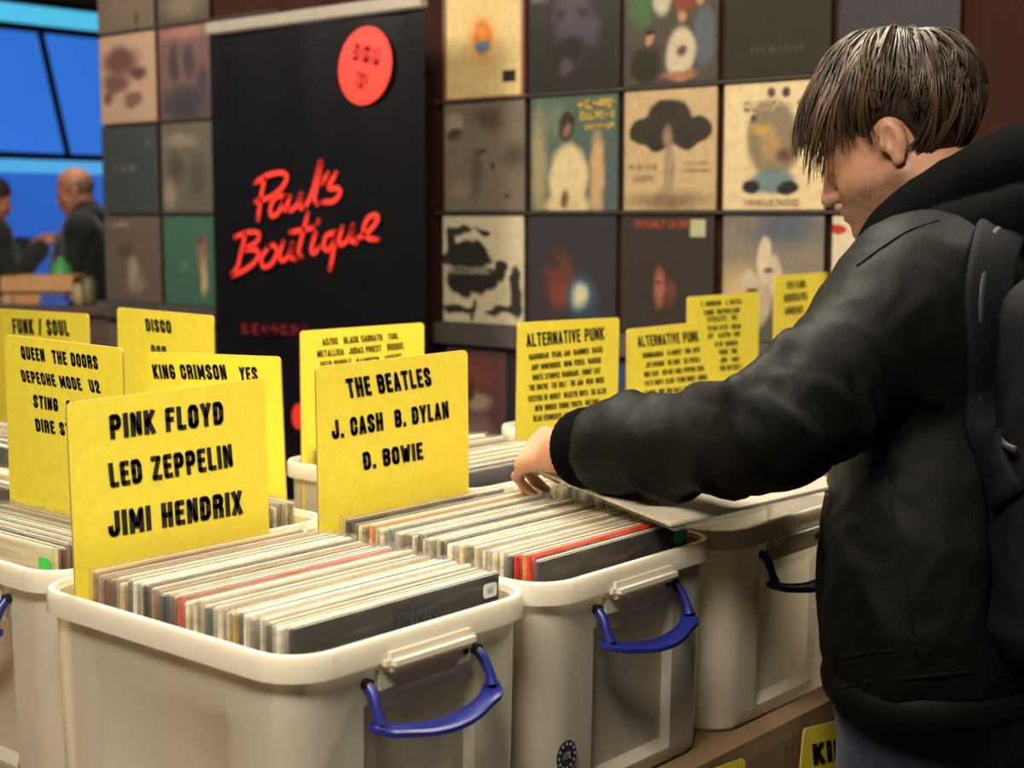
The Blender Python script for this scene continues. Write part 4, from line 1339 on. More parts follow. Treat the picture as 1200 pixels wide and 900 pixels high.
# find the far left corner on the ray of the hand at one record's length
best = None
for d_ in np.arange(1.6, 2.6, 0.002):
    q = atd(624, 552, d_)
    e = abs((Vector(q) - A_).length - SW)
    if best is None or e < best[0]:
        best = (e, Vector(q))
D_ = best[1]
Yv = (D_ - A_).normalized()
Bq = Vector(on(945, 577, 2, 1.145))
Xv = (Bq - A_); Xv = (Xv - Yv * Xv.dot(Yv)).normalized()
Nv = Xv.cross(Yv)
FR = Matrix(((Xv.x, Yv.x, Nv.x, A_.x), (Xv.y, Yv.y, Nv.y, A_.y), (Xv.z, Yv.z, Nv.z, A_.z), (0, 0, 0, 1)))
bm = bmesh.new()
box(bm, (0, 0, 0), (SW, SW, 0.005), 0.001)
lift = obj('record_sleeve', bm, mat('printed back cover', (206, 198, 182), 0.4, 0.16, 30, stretch=(0.6, 12, 1)))
lift.matrix_world = FR
tag(lift, "pale record lifted flat under the man's hand, over the third crate", 'record')
bm = bmesh.new()
for zz in (-0.001, 0.0062):
    gr = [[bm.verts.new((-0.004 + (SW + 0.008) * i / 14, -0.012 + (SW + 0.02) * j / 14, zz + 0.0014 * noise.noise(Vector((i * .8, j * .8, zz * 900))))) for j in range(15)] for i in range(15)]
    for i in range(14):
        for j in range(14):
            bm.faces.new((gr[i][j], gr[i + 1][j], gr[i + 1][j + 1], gr[i][j + 1]))
obj('plastic_outer', bm, M_POLY, lift, smooth=True)

# ------------------------------------------------------------------ background: counter and goods at the far hall
M_CARTON = mat('cardboard', (176, 130, 86), 0.8, 0.1, 20)
M_DARKW = mat('dark counter', (74, 56, 44), 0.7, 0.2, 8)
cd = 7.0
cpos = Vector(atd(45, 370, cd))
ctop = atd(45, 357, cd)[2]
hd = Vector((rt[0], rt[1], 0))                            # counter runs across the view
fd = Vector((fwd[0], fwd[1], 0)).normalized()
cang = math.atan2(hd.y, hd.x)
ct = tag(empty('sales_counter', (cpos.x, cpos.y, 0), cang), 'dark counter far behind at the left, carrying a carton and loose goods', 'counter')
obj('counter_top', box(bmesh.new(), (-0.7, -0.2, ctop - 0.04), (0.62, 0.35, ctop), 0.005), M_DARKW, ct)
obj('counter_body', box(bmesh.new(), (-0.68, -0.17, 0), (0.60, 0.33, ctop - 0.04)), M_DARKW, ct)


def bgspot(px, dd=0.0):
    p = Vector(atd(px, 357, cd + dd)); p.z = ctop + 0.0005
    return p


ca = tag(empty('cardboard_box', bgspot(54, 0.1), cang), 'brown cardboard carton on the far counter at left', 'box')
bm = bmesh.new()
w_, d_, h_ = 0.17, 0.12, 0.135
for lo, hi in (((-w_, -d_, 0), (w_, d_, 0.004)), ((-w_, -d_, 0), (w_, -d_ + .004, h_)), ((-w_, d_ - .004, 0), (w_, d_, h_)), ((-w_, -d_, 0), (-w_ + .004, d_, h_)), ((w_ - .004, -d_, 0), (w_, d_, h_))):
    box(bm, lo, hi)
obj('carton', bm, M_CARTON, ca)
for s_ in (-1, 1):
    bm = bmesh.new()
    f_ = [bm.verts.new(q) for q in ((-w_, s_ * d_, h_), (w_, s_ * d_, h_), (w_, s_ * (d_ + .02), h_ - .07), (-w_, s_ * (d_ + .02), h_ - .07))]
    bm.faces.new(f_)
    fl = obj('flap', bm, M_CARTON, ca)
    so = fl.modifiers.new('thickness', 'SOLIDIFY'); so.thickness = 0.004
bm = bmesh.new()
pts = [(0, 0, 0.0), (0, 0, .05), (0, 0, .13), (0, 0, .17), (0, 0, .20), (0, 0, .215)]
tube(bm, pts, [.055, .062, .06, .045, .022, .02], 12)
gb = obj('green_bag', bm, mat('green plastic bag', (62, 150, 72), 0.5, 0.2, 20), smooth=True)
gb.location = bgspot(73, 0.34)
tag(gb, 'small bright green bag standing behind the carton on the far counter', 'bag')
bm = bmesh.new()
box(bm, (-.07, -.05, 0), (.07, .05, .03), .006); box(bm, (-.065, -.045, .03), (.055, .05, .055), .006)
bl = obj('blue_packet', bm, mat('blue packet', (48, 84, 168), 0.5, 0.2, 20))
bl.location = bgspot(66, -0.12); bl.rotation_euler = (0, 0, cang)
tag(bl, 'blue packet lying in front of the carton on the far counter', 'packet')
for px, hh, rgb, lb in ((93, .10, (150, 132, 96), 'tan tin on the far counter right of the carton'), (104, .13, (96, 88, 60), 'olive jar on the far counter nearest the record wall'), (9, .045, (160, 132, 100), 'low tan dish at the left end of the far counter')):
    bm = bmesh.new()
    tube(bm, [(0, 0, 0), (0, 0, hh * .15), (0, 0, hh * .8), (0, 0, hh * .86), (0, 0, hh)], [.032, .036, .036, .026, .027], 14)
    o = obj('jar' if hh > .06 else 'dish', bm, mat('pot', rgb, .5, .15, 20), smooth=True)
    o.location = bgspot(px, -0.02)
    tag(o, lb, 'jar' if hh > .06 else 'dish')

# ------------------------------------------------------------------ people
M_SKIN_B = None


def skin_mat(name, base, stub):
    m, nt, b = newmat(name)
    b.inputs['Roughness'].default_value = 0.5
    b.inputs['Subsurface Weight'].default_value = 0.12
    b.inputs['Subsurface Radius'].default_value = (0.012, 0.005, 0.003)
    at = ND(nt, 'ShaderNodeAttribute', attribute_name='stubble')
    n = ND(nt, 'ShaderNodeTexNoise'); n.inputs['Scale'].default_value = 45; n.inputs['Detail'].default_value = 5
    tc = ND(nt, 'ShaderNodeTexCoord'); nt.links.new(tc.outputs['Object'], n.inputs['Vector'])
    r = ND(nt, 'ShaderNodeValToRGB')
    c = lin(base)
    r.color_ramp.elements[0].color = (c[0] * .85, c[1] * .78, c[2] * .74, 1); r.color_ramp.elements[0].position = .3
    r.color_ramp.elements[1].color = (c[0] * 1.08, c[1] * 1.05, c[2] * 1.02, 1); r.color_ramp.elements[1].position = .7
    nt.links.new(n.outputs['Fac'], r.inputs[0])
    n2 = ND(nt, 'ShaderNodeTexNoise'); n2.inputs['Scale'].default_value = 700; n2.inputs['Detail'].default_value = 2
    nt.links.new(tc.outputs['Object'], n2.inputs['Vector'])
    mr = ND(nt, 'ShaderNodeMapRange'); mr.inputs[1].default_value = .35; mr.inputs[2].default_value = .6; mr.inputs[3].default_value = .35; mr.inputs[4].default_value = 1
    nt.links.new(n2.outputs['Fac'], mr.inputs[0])
    mu = ND(nt, 'ShaderNodeMath', operation='MULTIPLY')
    nt.links.new(at.outputs['Fac'], mu.inputs[0]); nt.links.new(mr.outputs[0], mu.inputs[1])
    mx = ND(nt, 'ShaderNodeMix', data_type='RGBA')
    nt.links.new(mu.outputs[0], mx.inputs[0]); nt.links.new(r.outputs[0], mx.inputs[6]); mx.inputs[7].default_value = lin(stub) + (1,)
    nt.links.new(mx.outputs[2], b.inputs['Base Color'])
    return m


def fabric(name, rgb, rough, var=.2, sc=12, bump=.2, bsc=400, sheen=.2, spec=.3):
    return mat(name, rgb, rough, var, sc, bump, bsc, sheen=sheen, spec=spec)


# --- the man looking through the records
YW, PT = math.radians(110), math.radians(24)
Fh = np.array([math.cos(YW), math.sin(YW), 0.0]); Lh = np.array([-math.sin(YW), math.cos(YW), 0.0])
Fv = Fh * math.cos(PT) - np.array([0, 0, math.sin(PT)]); Uv = Fh * math.sin(PT) + np.array([0, 0, math.cos(PT)])
HC = atd(1050, 169, 2.04)
HR = np.stack([Fv, Lh, Uv], 1).astype(np.float32)         # columns: head axes


def hp(f, l, u):
    return (HC + Fv * f + Lh * l + Uv * u).astype(np.float32)


NECK = np.array([0.905, -0.215, 1.475]); SHL = np.array([0.735, -0.245, 1.405]); SHR = np.array([1.085, -0.215, 1.405])
ELL_ = atd(902, 511, 1.77); WRL = atd(662, 527, 1.99)
ELR = np.array([1.175, 0.0, 1.19]); WRR = np.array([1.12, 0.20, 1.21])
PEL = np.array([0.88, -0.25, 0.92])
HIPL, HIPR = np.array([0.785, -0.24, 0.9]), np.array([0.97, -0.25, 0.9])
KNL, KNR = np.array([0.78, -0.225, 0.5]), np.array([0.98, -0.25, 0.5])
ANL, ANR = np.array([0.78, -0.29, 0.09]), np.array([1.0, -0.32, 0.09])


def hand_ops(W, d, side, nrm, curl):
    """five fingers and a palm; d along the hand, side towards the thumb, nrm out of the back of the hand"""
    d, side, nrm = [np.asarray(v, float) / np.linalg.norm(v) for v in (d, side, nrm)]
    P = lambda a, b, c: W + d * a + side * b + nrm * c
    ops = []
    ops.append(('u', .012, cap(P(-.03, 0, 0), P(.012, 0, 0), .027, .026)))
    for b in (-.026, -.009, .009, .026):
        ops.append(('u', .014, cap(P(.012, b * .7, 0), P(.083 - abs(b - .005) * .25, b * 1.05, .004), .0155, .0115)))
    lens = ((-.030, .036, .022, .018, .0078), (-.0105, .043, .028, .02, .0086), (.0105, .046, .03, .021, .009), (.031, .041, .026, .02, .0088))
    for k, (b, l1, l2, l3, r) in enumerate(lens):
        a = np.array([.084 - abs(b - .005) * .28, b * 1.05, .003])
        ang = curl[0] + .06 * k
        pts = [a]
        for L, da in ((l1, 0), (l2, curl[1]), (l3, curl[2])):
            ang += da
            pts.append(pts[-1] + np.array([L * math.cos(ang), b * .05, -L * math.sin(ang)]))
        for q, (s_, e_) in enumerate(zip(pts, pts[1:])):
            ops.append(('u', .005 if q else .008, cap(P(*s_), P(*e_), r * (1 - .06 * q), r * (1 - .06 * (q + 1)))))
    t = [np.array([.02, .026, -.006]), np.array([.05, .045, -.02]), np.array([.078, .05, -.034]), np.array([.1, .046, -.046])]
    for q, (s_, e_) in enumerate(zip(t, t[1:])):
        ops.append(('u', .009, cap(P(*s_), P(*e_), (.0135, .0105, .0095)[q], (.0108, .0098, .0082)[q])))
    return ops


def head_ops(hp, HR):
    ops = [('u', .01, ell(hp(-.014, 0, .045), (.099, .077, .09), HR)),
           ('u', .03, ell(hp(.042, 0, -.022), (.052, .058, .082), HR)),
           ('u', .02, cap(hp(.0, .052, -.045), hp(.072, .016, -.094), .02, .018)),
           ('u', .02, cap(hp(.0, -.052, -.045), hp(.072, -.016, -.094), .02, .018)),
           ('u', .02, ell(hp(.06, .034, -.026), (.028, .024, .028), HR)), ('u', .02, ell(hp(.06, -.034, -.026), (.028, .024, .028), HR)),
           ('u', .012, cap(hp(.083, .012, .018), hp(.074, .046, .016), .011, .010)), ('u', .012, cap(hp(.083, -.012, .018), hp(.074, -.046, .016), .011, .010)),
           ('s', .012, ell(hp(.099, .031, -.001), (.017, .017, .011), HR)), ('s', .012, ell(hp(.099, -.031, -.001), (.017, .017, .011), HR)),
           ('u', .004, ell(hp(.077, .031, -.001), (.0125, .0135, .0125), HR)), ('u', .004, ell(hp(.077, -.031, -.001), (.0125, .0135, .0125), HR)),
           ('u', .010, cap(hp(.087, 0, .014), hp(.113, 0, -.03), .0085, .0105)), ('u', .006, ell(hp(.112, 0, -.034), (.012, .011, .009), HR)),
           ('u', .006, ell(hp(.101, .0125, -.036), (.010, .007, .0075), HR)), ('u', .006, ell(hp(.101, -.0125, -.036), (.010, .007, .0075), HR)),
           ('u', .012, ell(hp(.083, 0, -.063), (.02, .028, .02), HR)),
           ('u', .005, ell(hp(.098, 0, -.0575), (.009, .021, .0055), HR)), ('u', .005, ell(hp(.096, 0, -.0685), (.009, .019, .006), HR)),
           ('s', .004, cap(hp(.108, .02, -.063), hp(.108, -.02, -.063), .0035, .0035)),
           ('u', .014, ell(hp(.083, 0, -.094), (.019, .022, .017), HR))]
    for s_ in (1, -1):
        ops += [('u', .008, ell(hp(-.006, s_ * .078, .002), (.0175, .0085, .029), HR)), ('s', .003, ell(hp(.001, s_ * .0875, .004), (.0115, .010, .019), HR)),
                ('u', .004, ell(hp(-.002, s_ * .079, -.026), (.009, .006, .009), HR)), ('u', .003, ell(hp(.011, s_ * .077, -.002), (.005, .006, .008), HR))]
    return ops


hd_dir = np.array([0.03, 0.095, -0.018]); hd_dir /= np.linalg.norm(hd_dir)
hd_side = np.array([0.72, 0.0, 0.62]); hd_side -= hd_dir * (hd_side @ hd_dir)
hd_nrm = np.cross(hd_side, hd_dir); hd_nrm /= np.linalg.norm(hd_nrm)
if hd_nrm[2] < 0:
    hd_nrm = -hd_nrm
ops = head_ops(hp, HR)
ops += [('u', .03, cap(hp(-.03, 0, -.04), NECK, .056, .064)), ('u', .05, cap(NECK, (SHL + SHR) / 2 + np.array([0, 0, -.05]), .07, .09)),
        ('u', .06, cap(SHL, SHR, .065, .065)), ('u', .08, ell((.905, -.255, 1.22), (.17, .105, .26))), ('u', .08, ell(PEL, (.165, .105, .16)))]
for S_, E_, W_ in ((SHL, ELL_, WRL), (SHR, ELR, WRR)):
    ops += [('u', .04, cap(S_, E_, .052, .042)), ('u', .02, cap(E_, W_, .042, .027))]
for H_, K_, A_2 in ((HIPL, KNL, ANL), (HIPR, KNR, ANR)):
    ops += [('u', .06, cap(H_, K_, .085, .056)), ('u', .02, cap(K_, A_2, .056, .036)), ('u', .02, cap(A_2 + np.array([0, -.03, -.04]), A_2 + np.array([0, .15, -.055]), .035, .026))]
ops += hand_ops(WRL, hd_dir, hd_side, hd_nrm, (.45, .95, .55))
rs = np.array([-0.95, .1, .25]); rd = np.array([-.12, .95, -.3]); rd /= np.linalg.norm(rd); rs -= rd * (rs @ rd); rn = np.cross(rd, rs); rn = rn if rn[2] > 0 else -rn
ops += hand_ops(WRR, rd, rs, rn, (.35, .7, .4))
allp = np.array([HC, SHL, SHR, ELL_, WRL, ELR, WRR, ANL, ANR])
lo = allp.min(0) - .2; hi = allp.max(0) + .2; lo[2] = -0.01
body = sdf_mesh('person', field(ops), lo, hi, 0.0036)
co, _ = mesh_np(body)
hl = (co - HC) @ HR
stub = np.clip((-(hl[:, 2] + .028) / .02), 0, 1) * np.clip((hl[:, 0] + .02) / .03, 0, 1) * np.clip((.16 - np.linalg.norm(hl, axis=1)) / .02, 0, 1)
stub = np.maximum(stub * .85, .5 * np.clip(1 - np.abs(hl[:, 0] - .012) / .018, 0, 1) * np.clip((.02 - np.abs(hl[:, 2] + .01)) / .02 + .6, 0, 1) * (np.abs(hl[:, 1]) > .055) * (hl[:, 2] < .03) * (hl[:, 2] > -.05))
brow = ((np.abs(hl[:, 2] - .024 - .02 * 0) < .006) & (hl[:, 0] > .06) & (np.abs(hl[:, 1]) > .012) & (np.abs(hl[:, 1]) < .05))
stub = np.where(brow, .9, stub)
at = body.attributes.new('stubble', 'FLOAT', 'POINT'); at.data.foreach_set('value', stub.astype(np.float32))
body.materials.append(skin_mat('skin', (178, 132, 106), (50, 36, 29)))
man = obj('person', body)
tag(man, 'man in a dark waxed jacket with backpack, bending over and leafing through records', 'person')

# jacket
M_JACKET = fabric('dark waxed jacket cloth', (12, 11.5, 9.5), 0.6, .35, 9, .1, 260, sheen=0, spec=.11)
M_HOOD = fabric('black hood fleece', (6, 6, 7), 0.95, .2, 30, .3, 500, sheen=0, spec=.04)
M_JEANS = fabric('dark blue denim', (36, 42, 68), 0.85, .25, 40, .25, 700, sheen=.15, spec=.2)
jt = [('u', .05, ell((.905, -.255, 1.2), (.235, .152, .33))), ('u', .08, ell((.868, -.265, 1.0), (.255, .165, .27))),
      ('u', .07, cap(SHL + np.array([.03, 0, -.01]), SHR + np.array([-.03, 0, -.01]), .09, .09)), ('u', .06, ell((.905, -.29, 1.36), (.2, .13, .15))),
      ('u', .04, cap(NECK + np.array([0, 0, -.06]), NECK + np.array([.0, .0, .0]), .12, .088)), ('i', .012, halfspace((0, 0, .896), (0, -.05, -1)))]
up1, up2 = atd(1000, 345, 1.78), atd(935, 430, 1.74)
ed = (WRL - ELL_) / np.linalg.norm(WRL - ELL_); edr = (WRR - ELR) / np.linalg.norm(WRR - ELR)
jt += [('u', .06, cap(SHL, ELL_, .095, .062)), ('u', .03, cap(ELL_, WRL - ed * .085, .066, .059)),
       ('u', .07, cap(SHR, ELR, .095, .078)), ('u', .03, cap(ELR, WRR - edr * .085, .078, .06))]

PACKC, PACKH = np.array([.875, -.475, 1.2]), np.array([.215, .11, .25])
jt.append(('s', .02, rbox(PACKC, PACKH + .004, .075)))
jacket = sdf_mesh('jacket', field(jt), (.2, -.6, .78), (1.45, .42, 1.68), 0.0065)
co, nr = mesh_np(jacket)
rf = random.Random(5)
for a_, b_, folds in ((ELL_, WRL, (-.12, .02, .13, .26, .42, .62, .74)), (SHL, ELL_, (.3, .52, .68, .84, .98)), (ELR, WRR, (0, .2, .5, .75))):
    ax = b_ - a_; L2 = ax @ ax; axn = ax / math.sqrt(L2)
    rel = co - a_
    h_ = rel @ ax / L2
    rad = rel - (h_[:, None] * ax)
    near = np.clip((.135 - np.linalg.norm(rad, axis=1)) / .03, 0, 1) * (h_ > -.25) * (h_ < 1.1)
    e1 = np.cross(axn, [0, 0, 1]); e1 /= np.linalg.norm(e1); e2 = np.cross(axn, e1)
    th_ = np.arctan2(rad @ e2, rad @ e1)
    d_ = np.zeros(len(co))
    for f_ in folds:
        p1, p2, sk, wd = rf.uniform(0, 6.3), rf.uniform(0, 6.3), rf.uniform(.05, .16), rf.uniform(.028, .05)
        g_ = np.exp(-((h_ - f_ - sk * np.sin(th_ + p1)) / wd) ** 2)
        d_ += g_ * (.45 + .55 * np.cos(th_ - p2)) * rf.uniform(.008, .013)
    co += nr * (d_ * near)[:, None]
jacket.vertices.foreach_set('co', co.astype(np.float32).ravel()); jacket.update()
crumple(jacket, 0.0055, 6.5, 3.0, (1, 1, .75))
crumple(jacket, 0.0016, 21.0, 8.0, (1, 1, .8))
jk = obj('jacket', jacket, M_JACKET, man)
hb = []
for i in range(40):
    a_ = 2 * math.pi * i / 40
    hb.append(Vector((.87 + .238 * math.cos(a_), -.265 + .155 * math.sin(a_), .902)))
bm = bmesh.new()
tube(bm, hb + [hb[0], hb[1]], .012, 8, flat=2.0, upv=(0, 0, 1))
obj('hem_band', bm, M_JACKET, jk, smooth=True)
# ribbed cuffs
for E_, W_ in ((ELL_, WRL), (ELR, WRR)):
    d_ = (W_ - E_) / np.linalg.norm(W_ - E_)
    n_ = 64
    bm = bmesh.new()
    a0 = np.cross(d_, [0, 0, 1]); a0 /= np.linalg.norm(a0); b0 = np.cross(d_, a0)
    rings = []
    for off, r_ in ((-.085, .05), (-.06, .0545), (-.035, .054), (-.018, .049), (-.012, .045), (-.016, .040), (-.06, .04)):
        rings.append([tuple(W_ + d_ * off + (a0 * math.cos(2 * math.pi * k / n_) + b0 * math.sin(2 * math.pi * k / n_)) * (r_ + (.0012 if k % 2 else 0))) for k in range(n_)])
    loft(bm, rings)
    obj('cuff', bm, M_HOOD, jk, smooth=True)
# hood gathered around the neck
ring_px = []
hc = NECK + np.array([0, .005, .035])
ho = []
prev = None
for i in range(25):
    a_ = 2 * math.pi * i / 24
    dirv = Fh * math.cos(a_) + Lh * math.sin(a_)
    p = hc + dirv * (.07 + .035 * (1 - math.cos(a_)) / 2) + np.array([0, 0, .008 - .06 * math.cos(a_)])
    if prev is not None:
        ho.append(('u', .02, cap(prev, p, .046, .046)))
    prev = p
prev = None
for i in range(17):
    a_ = math.radians(70 + 220 * i / 16)
    dirv = Fh * math.cos(a_) + Lh * math.sin(a_)
    p = hc + dirv * (.135 + .03 * (1 - math.cos(a_)) / 2) + np.array([0, 0, -.04 - .05 * math.cos(a_)])
    if prev is not None:
        ho.append(('u', .012, cap(prev, p, .042, .042)))
    prev = p
ho.append(('u', .03, ell(hc - Fh * .165 + np.array([0, 0, -.02]), (.1, .08, .075), np.stack([Lh, Fh, [0, 0, 1]], 1).astype(np.float32))))
ho.append(('s', .02, ell(hp(-.0, 0, -.02), (.09, .083, .13), HR)))
hood = sdf_mesh('hood', field(ho), hc - .36, hc + .34, 0.005)
crumple(hood, 0.0045, 11.0, 5.0)
obj('hood', hood, M_HOOD, jk)
# jeans and shoes
jn = [('u', .05, ell((PEL[0], PEL[1], .9), (.185, .125, .14)))]
for H_, K_, A_2 in ((HIPL, KNL, ANL), (HIPR, KNR, ANR)):
    jn += [('u', .05, cap(H_, K_, .102, .078)), ('u', .04, cap(K_, A_2 + np.array([0, 0, -.03]), .078, .066))]
jn.append(('i', .006, halfspace((0, 0, .05), (0, 0, -1))))
jeans = sdf_mesh('jeans', field(jn), (.6, -.55, .02), (1.25, -.02, 1.1), 0.0065)
crumple(jeans, 0.004, 9.0, 1.0, (1, 1, .6))
je = obj('jeans', jeans, M_JEANS, man)
bm = bmesh.new()
for z_ in np.linspace(.55, .86, 2):
    pass
seam = [(HIPL[0] - .088 + .012 * (i / 6) , HIPL[1] + .035, .86 - .36 * i / 6) for i in range(7)]
tube(bm, seam, .004, 6)
obj('seam', bm, mat('denim seam', (56, 62, 88), .9, .1, 50), je, smooth=True)
for A_2 in (ANL, ANR):
    sh = [('u', .03, cap(A_2 + np.array([0, -.035, -.035]), A_2 + np.array([0, .15, -.05]), .05, .04)), ('u', .02, cap(A_2 + np.array([0, -.01, -.03]), A_2 + np.array([0, -.01, .02]), .047, .05)),
          ('i', .004, halfspace((0, 0, .001), (0, 0, -1)))]
    shoe = sdf_mesh('shoe', field(sh), A_2 + np.array([-.1, -.13, -.11]), A_2 + np.array([.1, .24, .12]), 0.006)
    obj('shoe', shoe, mat('black shoe leather', (24, 22, 22), .5, .1, 20), man)

# hair: a close cap under many loose locks
rh = random.Random(11)
cp = [('u', .01, ell(hp(-.018, 0, .05), (.107, .084, .094), HR)), ('u', .03, ell(hp(-.05, 0, .004), (.055, .066, .06), HR)),
      ('s', .015, ell(hp(.075, 0, -.025), (.075, .1, .075), HR)), ('s', .012, ell(hp(.0, .085, -.012), (.034, .04, .042), HR)), ('s', .012, ell(hp(.0, -.085, -.012), (.034, .04, .042), HR)),
      ('s', .015, ell(hp(.03, 0, -.09), (.12, .1, .075), HR)), ('i', .01, halfspace(hp(0, 0, -.055), -Uv))]
hcap = sdf_mesh('hair', field(cp), HC - .19, HC + .19, 0.004)
M_HAIR, nt, b = newmat('brown hair')
b.inputs['Roughness'].default_value = 0.42
b.inputs['Specular IOR Level'].default_value = 0.4
att = ND(nt, 'ShaderNodeAttribute', attribute_name='tint')
r_ = ND(nt, 'ShaderNodeValToRGB')
r_.color_ramp.elements[0].color = lin((20, 14, 10)) + (1,); r_.color_ramp.elements[1].color = lin((94, 70, 44)) + (1,)
nt.links.new(att.outputs['Fac'], r_.inputs[0]); nt.links.new(r_.outputs[0], b.inputs['Base Color'])
EC = np.array([-.016, 0, .05]); ER = np.array([.108, .086, .098])
crown = np.array([-.42, .0, .9]); crown /= np.linalg.norm(crown)
t1 = np.array([1, 0, 0]) - crown * crown[0]; t1 /= np.linalg.norm(t1); t2 = np.cross(crown, t1)
verts, faces, tint = [], [], []
down_l = np.array([Fv[2], Lh[2], Uv[2]]) * -1               # gravity in head axes


def lock(phi, s0, s1, lift_, rad, tn, jit):
    n = 9
    base = len(verts)
    ph = phi
    side = math.sin(phi)
    for i in range(n):
        u = i / (n - 1)
        s = s0 + (s1 - s0) * u
        ph = phi + jit * u * u
        tdir = t1 * math.cos(ph) + t2 * math.sin(ph)
        dv_ = crown * math.cos(s) + tdir * math.sin(s)
        p = EC + ER * dv_ * (1 + (lift_ * min(1, s / .55) + .03 * math.sin(u * 3.1)))
        hang = max(0, s - 1.25)
        if math.cos(phi) > .45:                              # fringe falls forward and down
            p = p + np.array([.030, 0, 0]) * hang * 1.2 + down_l * hang * hang * .055
        d2 = (crown * -math.sin(s) + tdir * math.cos(s))
        w = np.cross(dv_, d2); w /= np.linalg.norm(w) + 1e-9
        rr = rad * (1 - .75 * u * u) * (0.5 + min(1, u * 4) * .5)
        for a_ in (0, 2.1, 4.2):
            q = p + (w * math.cos(a_) * 1.7 + dv_ * math.sin(a_)) * rr
            verts.append(tuple(HC + Fv * q[0] + Lh * q[1] + Uv * q[2]))
            tint.append(tn)
    for i in range(n - 1):
        for k in range(3):
            a_ = base + i * 3 + k; b_ = base + i * 3 + (k + 1) % 3
            faces.append((a_, b_, b_ + 3, a_ + 3))


for c in range(900):
    phi = rh.uniform(-math.pi, math.pi)
    cf = math.cos(phi)
    smax = 1.74 if cf > .75 else (1.95 if cf > .2 else (1.57 if cf > -.3 else (1.75 if cf > -.5 else 2.35)))
    smax *= rh.uniform(.8, 1.08)
    ln = rh.uniform(.55, 1.0)
    s1 = smax * (1 if rh.random() < .45 else rh.uniform(.55, 1))
    s0 = max(0.03, s1 - ln)
    lf = rh.uniform(.0, .15) * (1.15 if s1 < smax * .8 else .8)
    tn = min(1, max(0, rh.gauss(.28, .2)))
    jt_ = rh.uniform(-.3, .3) if cf > .35 or cf < -.6 else rh.uniform(-.12, .12)
    for k in range(5):
        lock(phi + rh.gauss(0, .03), s0 + rh.uniform(-.03, .03), s1 + rh.uniform(-.07, .07), lf + rh.gauss(0, .012), rh.uniform(.0009, .0019), min(1, max(0, tn + rh.gauss(0, .1))), jt_ + rh.gauss(0, .04))
nv0 = len(hcap.vertices)
co, _ = mesh_np(hcap)
cf_ = [tuple(p.vertices) for p in hcap.polygons]
me = bpy.data.meshes.new('hair')
me.from_pydata([tuple(v) for v in co] + verts, [], cf_ + [tuple(i + nv0 for i in f) for f in faces])
at = me.attributes.new('tint', 'FLOAT', 'POINT')
at.data.foreach_set('value', np.array([.12] * nv0 + tint, np.float32))
obj('hair', me, M_HAIR, man, smooth=True)

# backpack
M_PACK = fabric('charcoal backpack cloth', (13, 13, 16), 0.75, .2, 30, .3, 500, sheen=0, spec=.15)
bp_ = tag(empty('backpack', (.93, -.5, .98)), "charcoal backpack worn on the man's back, at the right edge", 'backpack')
binv = Matrix.Translation((-.93, .5, -.98))
pk = [('u', .05, rbox(PACKC, PACKH, .07)), ('u', .03, rbox(PACKC + np.array([0, -.11, -.08]), (.15, .05, .13), .035))]
pm = sdf_mesh('pack_body', field(pk), PACKC - PACKH - .1, PACKC + PACKH + .1, .007)
crumple(pm, .006, 8, 2)
from mathutils.bvhtree import BVHTree


def bvh(*meshes):
    V, P, n0 = [], [], 0
    for me_ in meshes:
        c_, _ = mesh_np(me_)
        V += [tuple(v) for v in c_]; P += [tuple(k + n0 for k in p.vertices) for p in me_.polygons]; n0 = len(V)
    return BVHTree.FromPolygons(V, P)


def surf(tree, px, py, lift_=0.0):
    """point of the cloth surface seen at a photo position, with its normal"""
    loc, nrm, _, _ = tree.ray_cast(Vector(CAM), Vector(ray(px, py)).normalized())
    return (loc + nrm * lift_, nrm) if loc is not None else (Vector(atd(px, py, 1.8)), Vector(-fwd))


T_J = bvh(jacket); T_JP = bvh(jacket, pm)


def strip(name, m, pxs, width, thick, tree, parent, lift_=0.004, nsub=5):
    P = [surf(tree, x, y, lift_) for x, y in pxs]
    pts = catmull([p for p, _ in P], nsub); nrs = catmull([n for _, n in P], nsub)
    bm = bmesh.new(); sec = []
    for k, p in enumerate(pts):
        d_ = (pts[min(k + 1, len(pts) - 1)] - pts[max(k - 1, 0)]).normalized(); n_ = nrs[k].normalized()
        w_ = d_.cross(n_).normalized()
        sec.append([tuple(p + w_ * (width / 2 * a_) + n_ * (thick * b_)) for a_, b_ in ((-1, 0), (-.96, .55), (-.8, .95), (0, 1.05), (.8, .95), (.96, .55), (1, 0), (.8, -.6), (-.8, -.6))])
    Rr = loft(bm, sec)
    bm.faces.new(Rr[0][::-1]); bm.faces.new(Rr[-1])
    return obj(name, bm, m, parent, smooth=True)


o = obj('pack_body', pm, M_PACK, bp_); o.matrix_parent_inverse = binv
o = strip('shoulder_strap', M_PACK, [(1198, 262), (1176, 268), (1162, 300), (1156, 350), (1154, 410), (1156, 470), (1166, 530), (1186, 585)], .062, .009, T_JP, bp_); o.matrix_parent_inverse = binv
o = strip('strap_edging', mat('grey strap edging', (44, 44, 48), .6, .1, 60), [(1172, 270), (1157, 285), (1147, 330), (1143, 380), (1142, 440), (1145, 490)], .008, .004, T_JP, bp_, .008); o.matrix_parent_inverse = binv
x0 = 1.045
pth = [(x0, -.40, 1.40), (x0, -.34, 1.49), (x0, -.25, 1.525), (x0, -.17, 1.48), (x0, -.105, 1.36), (x0 + .01, -.095, 1.22), (x0 + .04, -.13, 1.08), (x0 + .09, -.25, 1.01), (x0 + .03, -.38, 1.0)]
bm = bmesh.new()
tube(bm, catmull(pth, 6), .03, 10, flat=.28, upv=(.3, .3, 1))
o = obj('shoulder_strap', bm, M_PACK, bp_, smooth=True); o.matrix_parent_inverse = binv
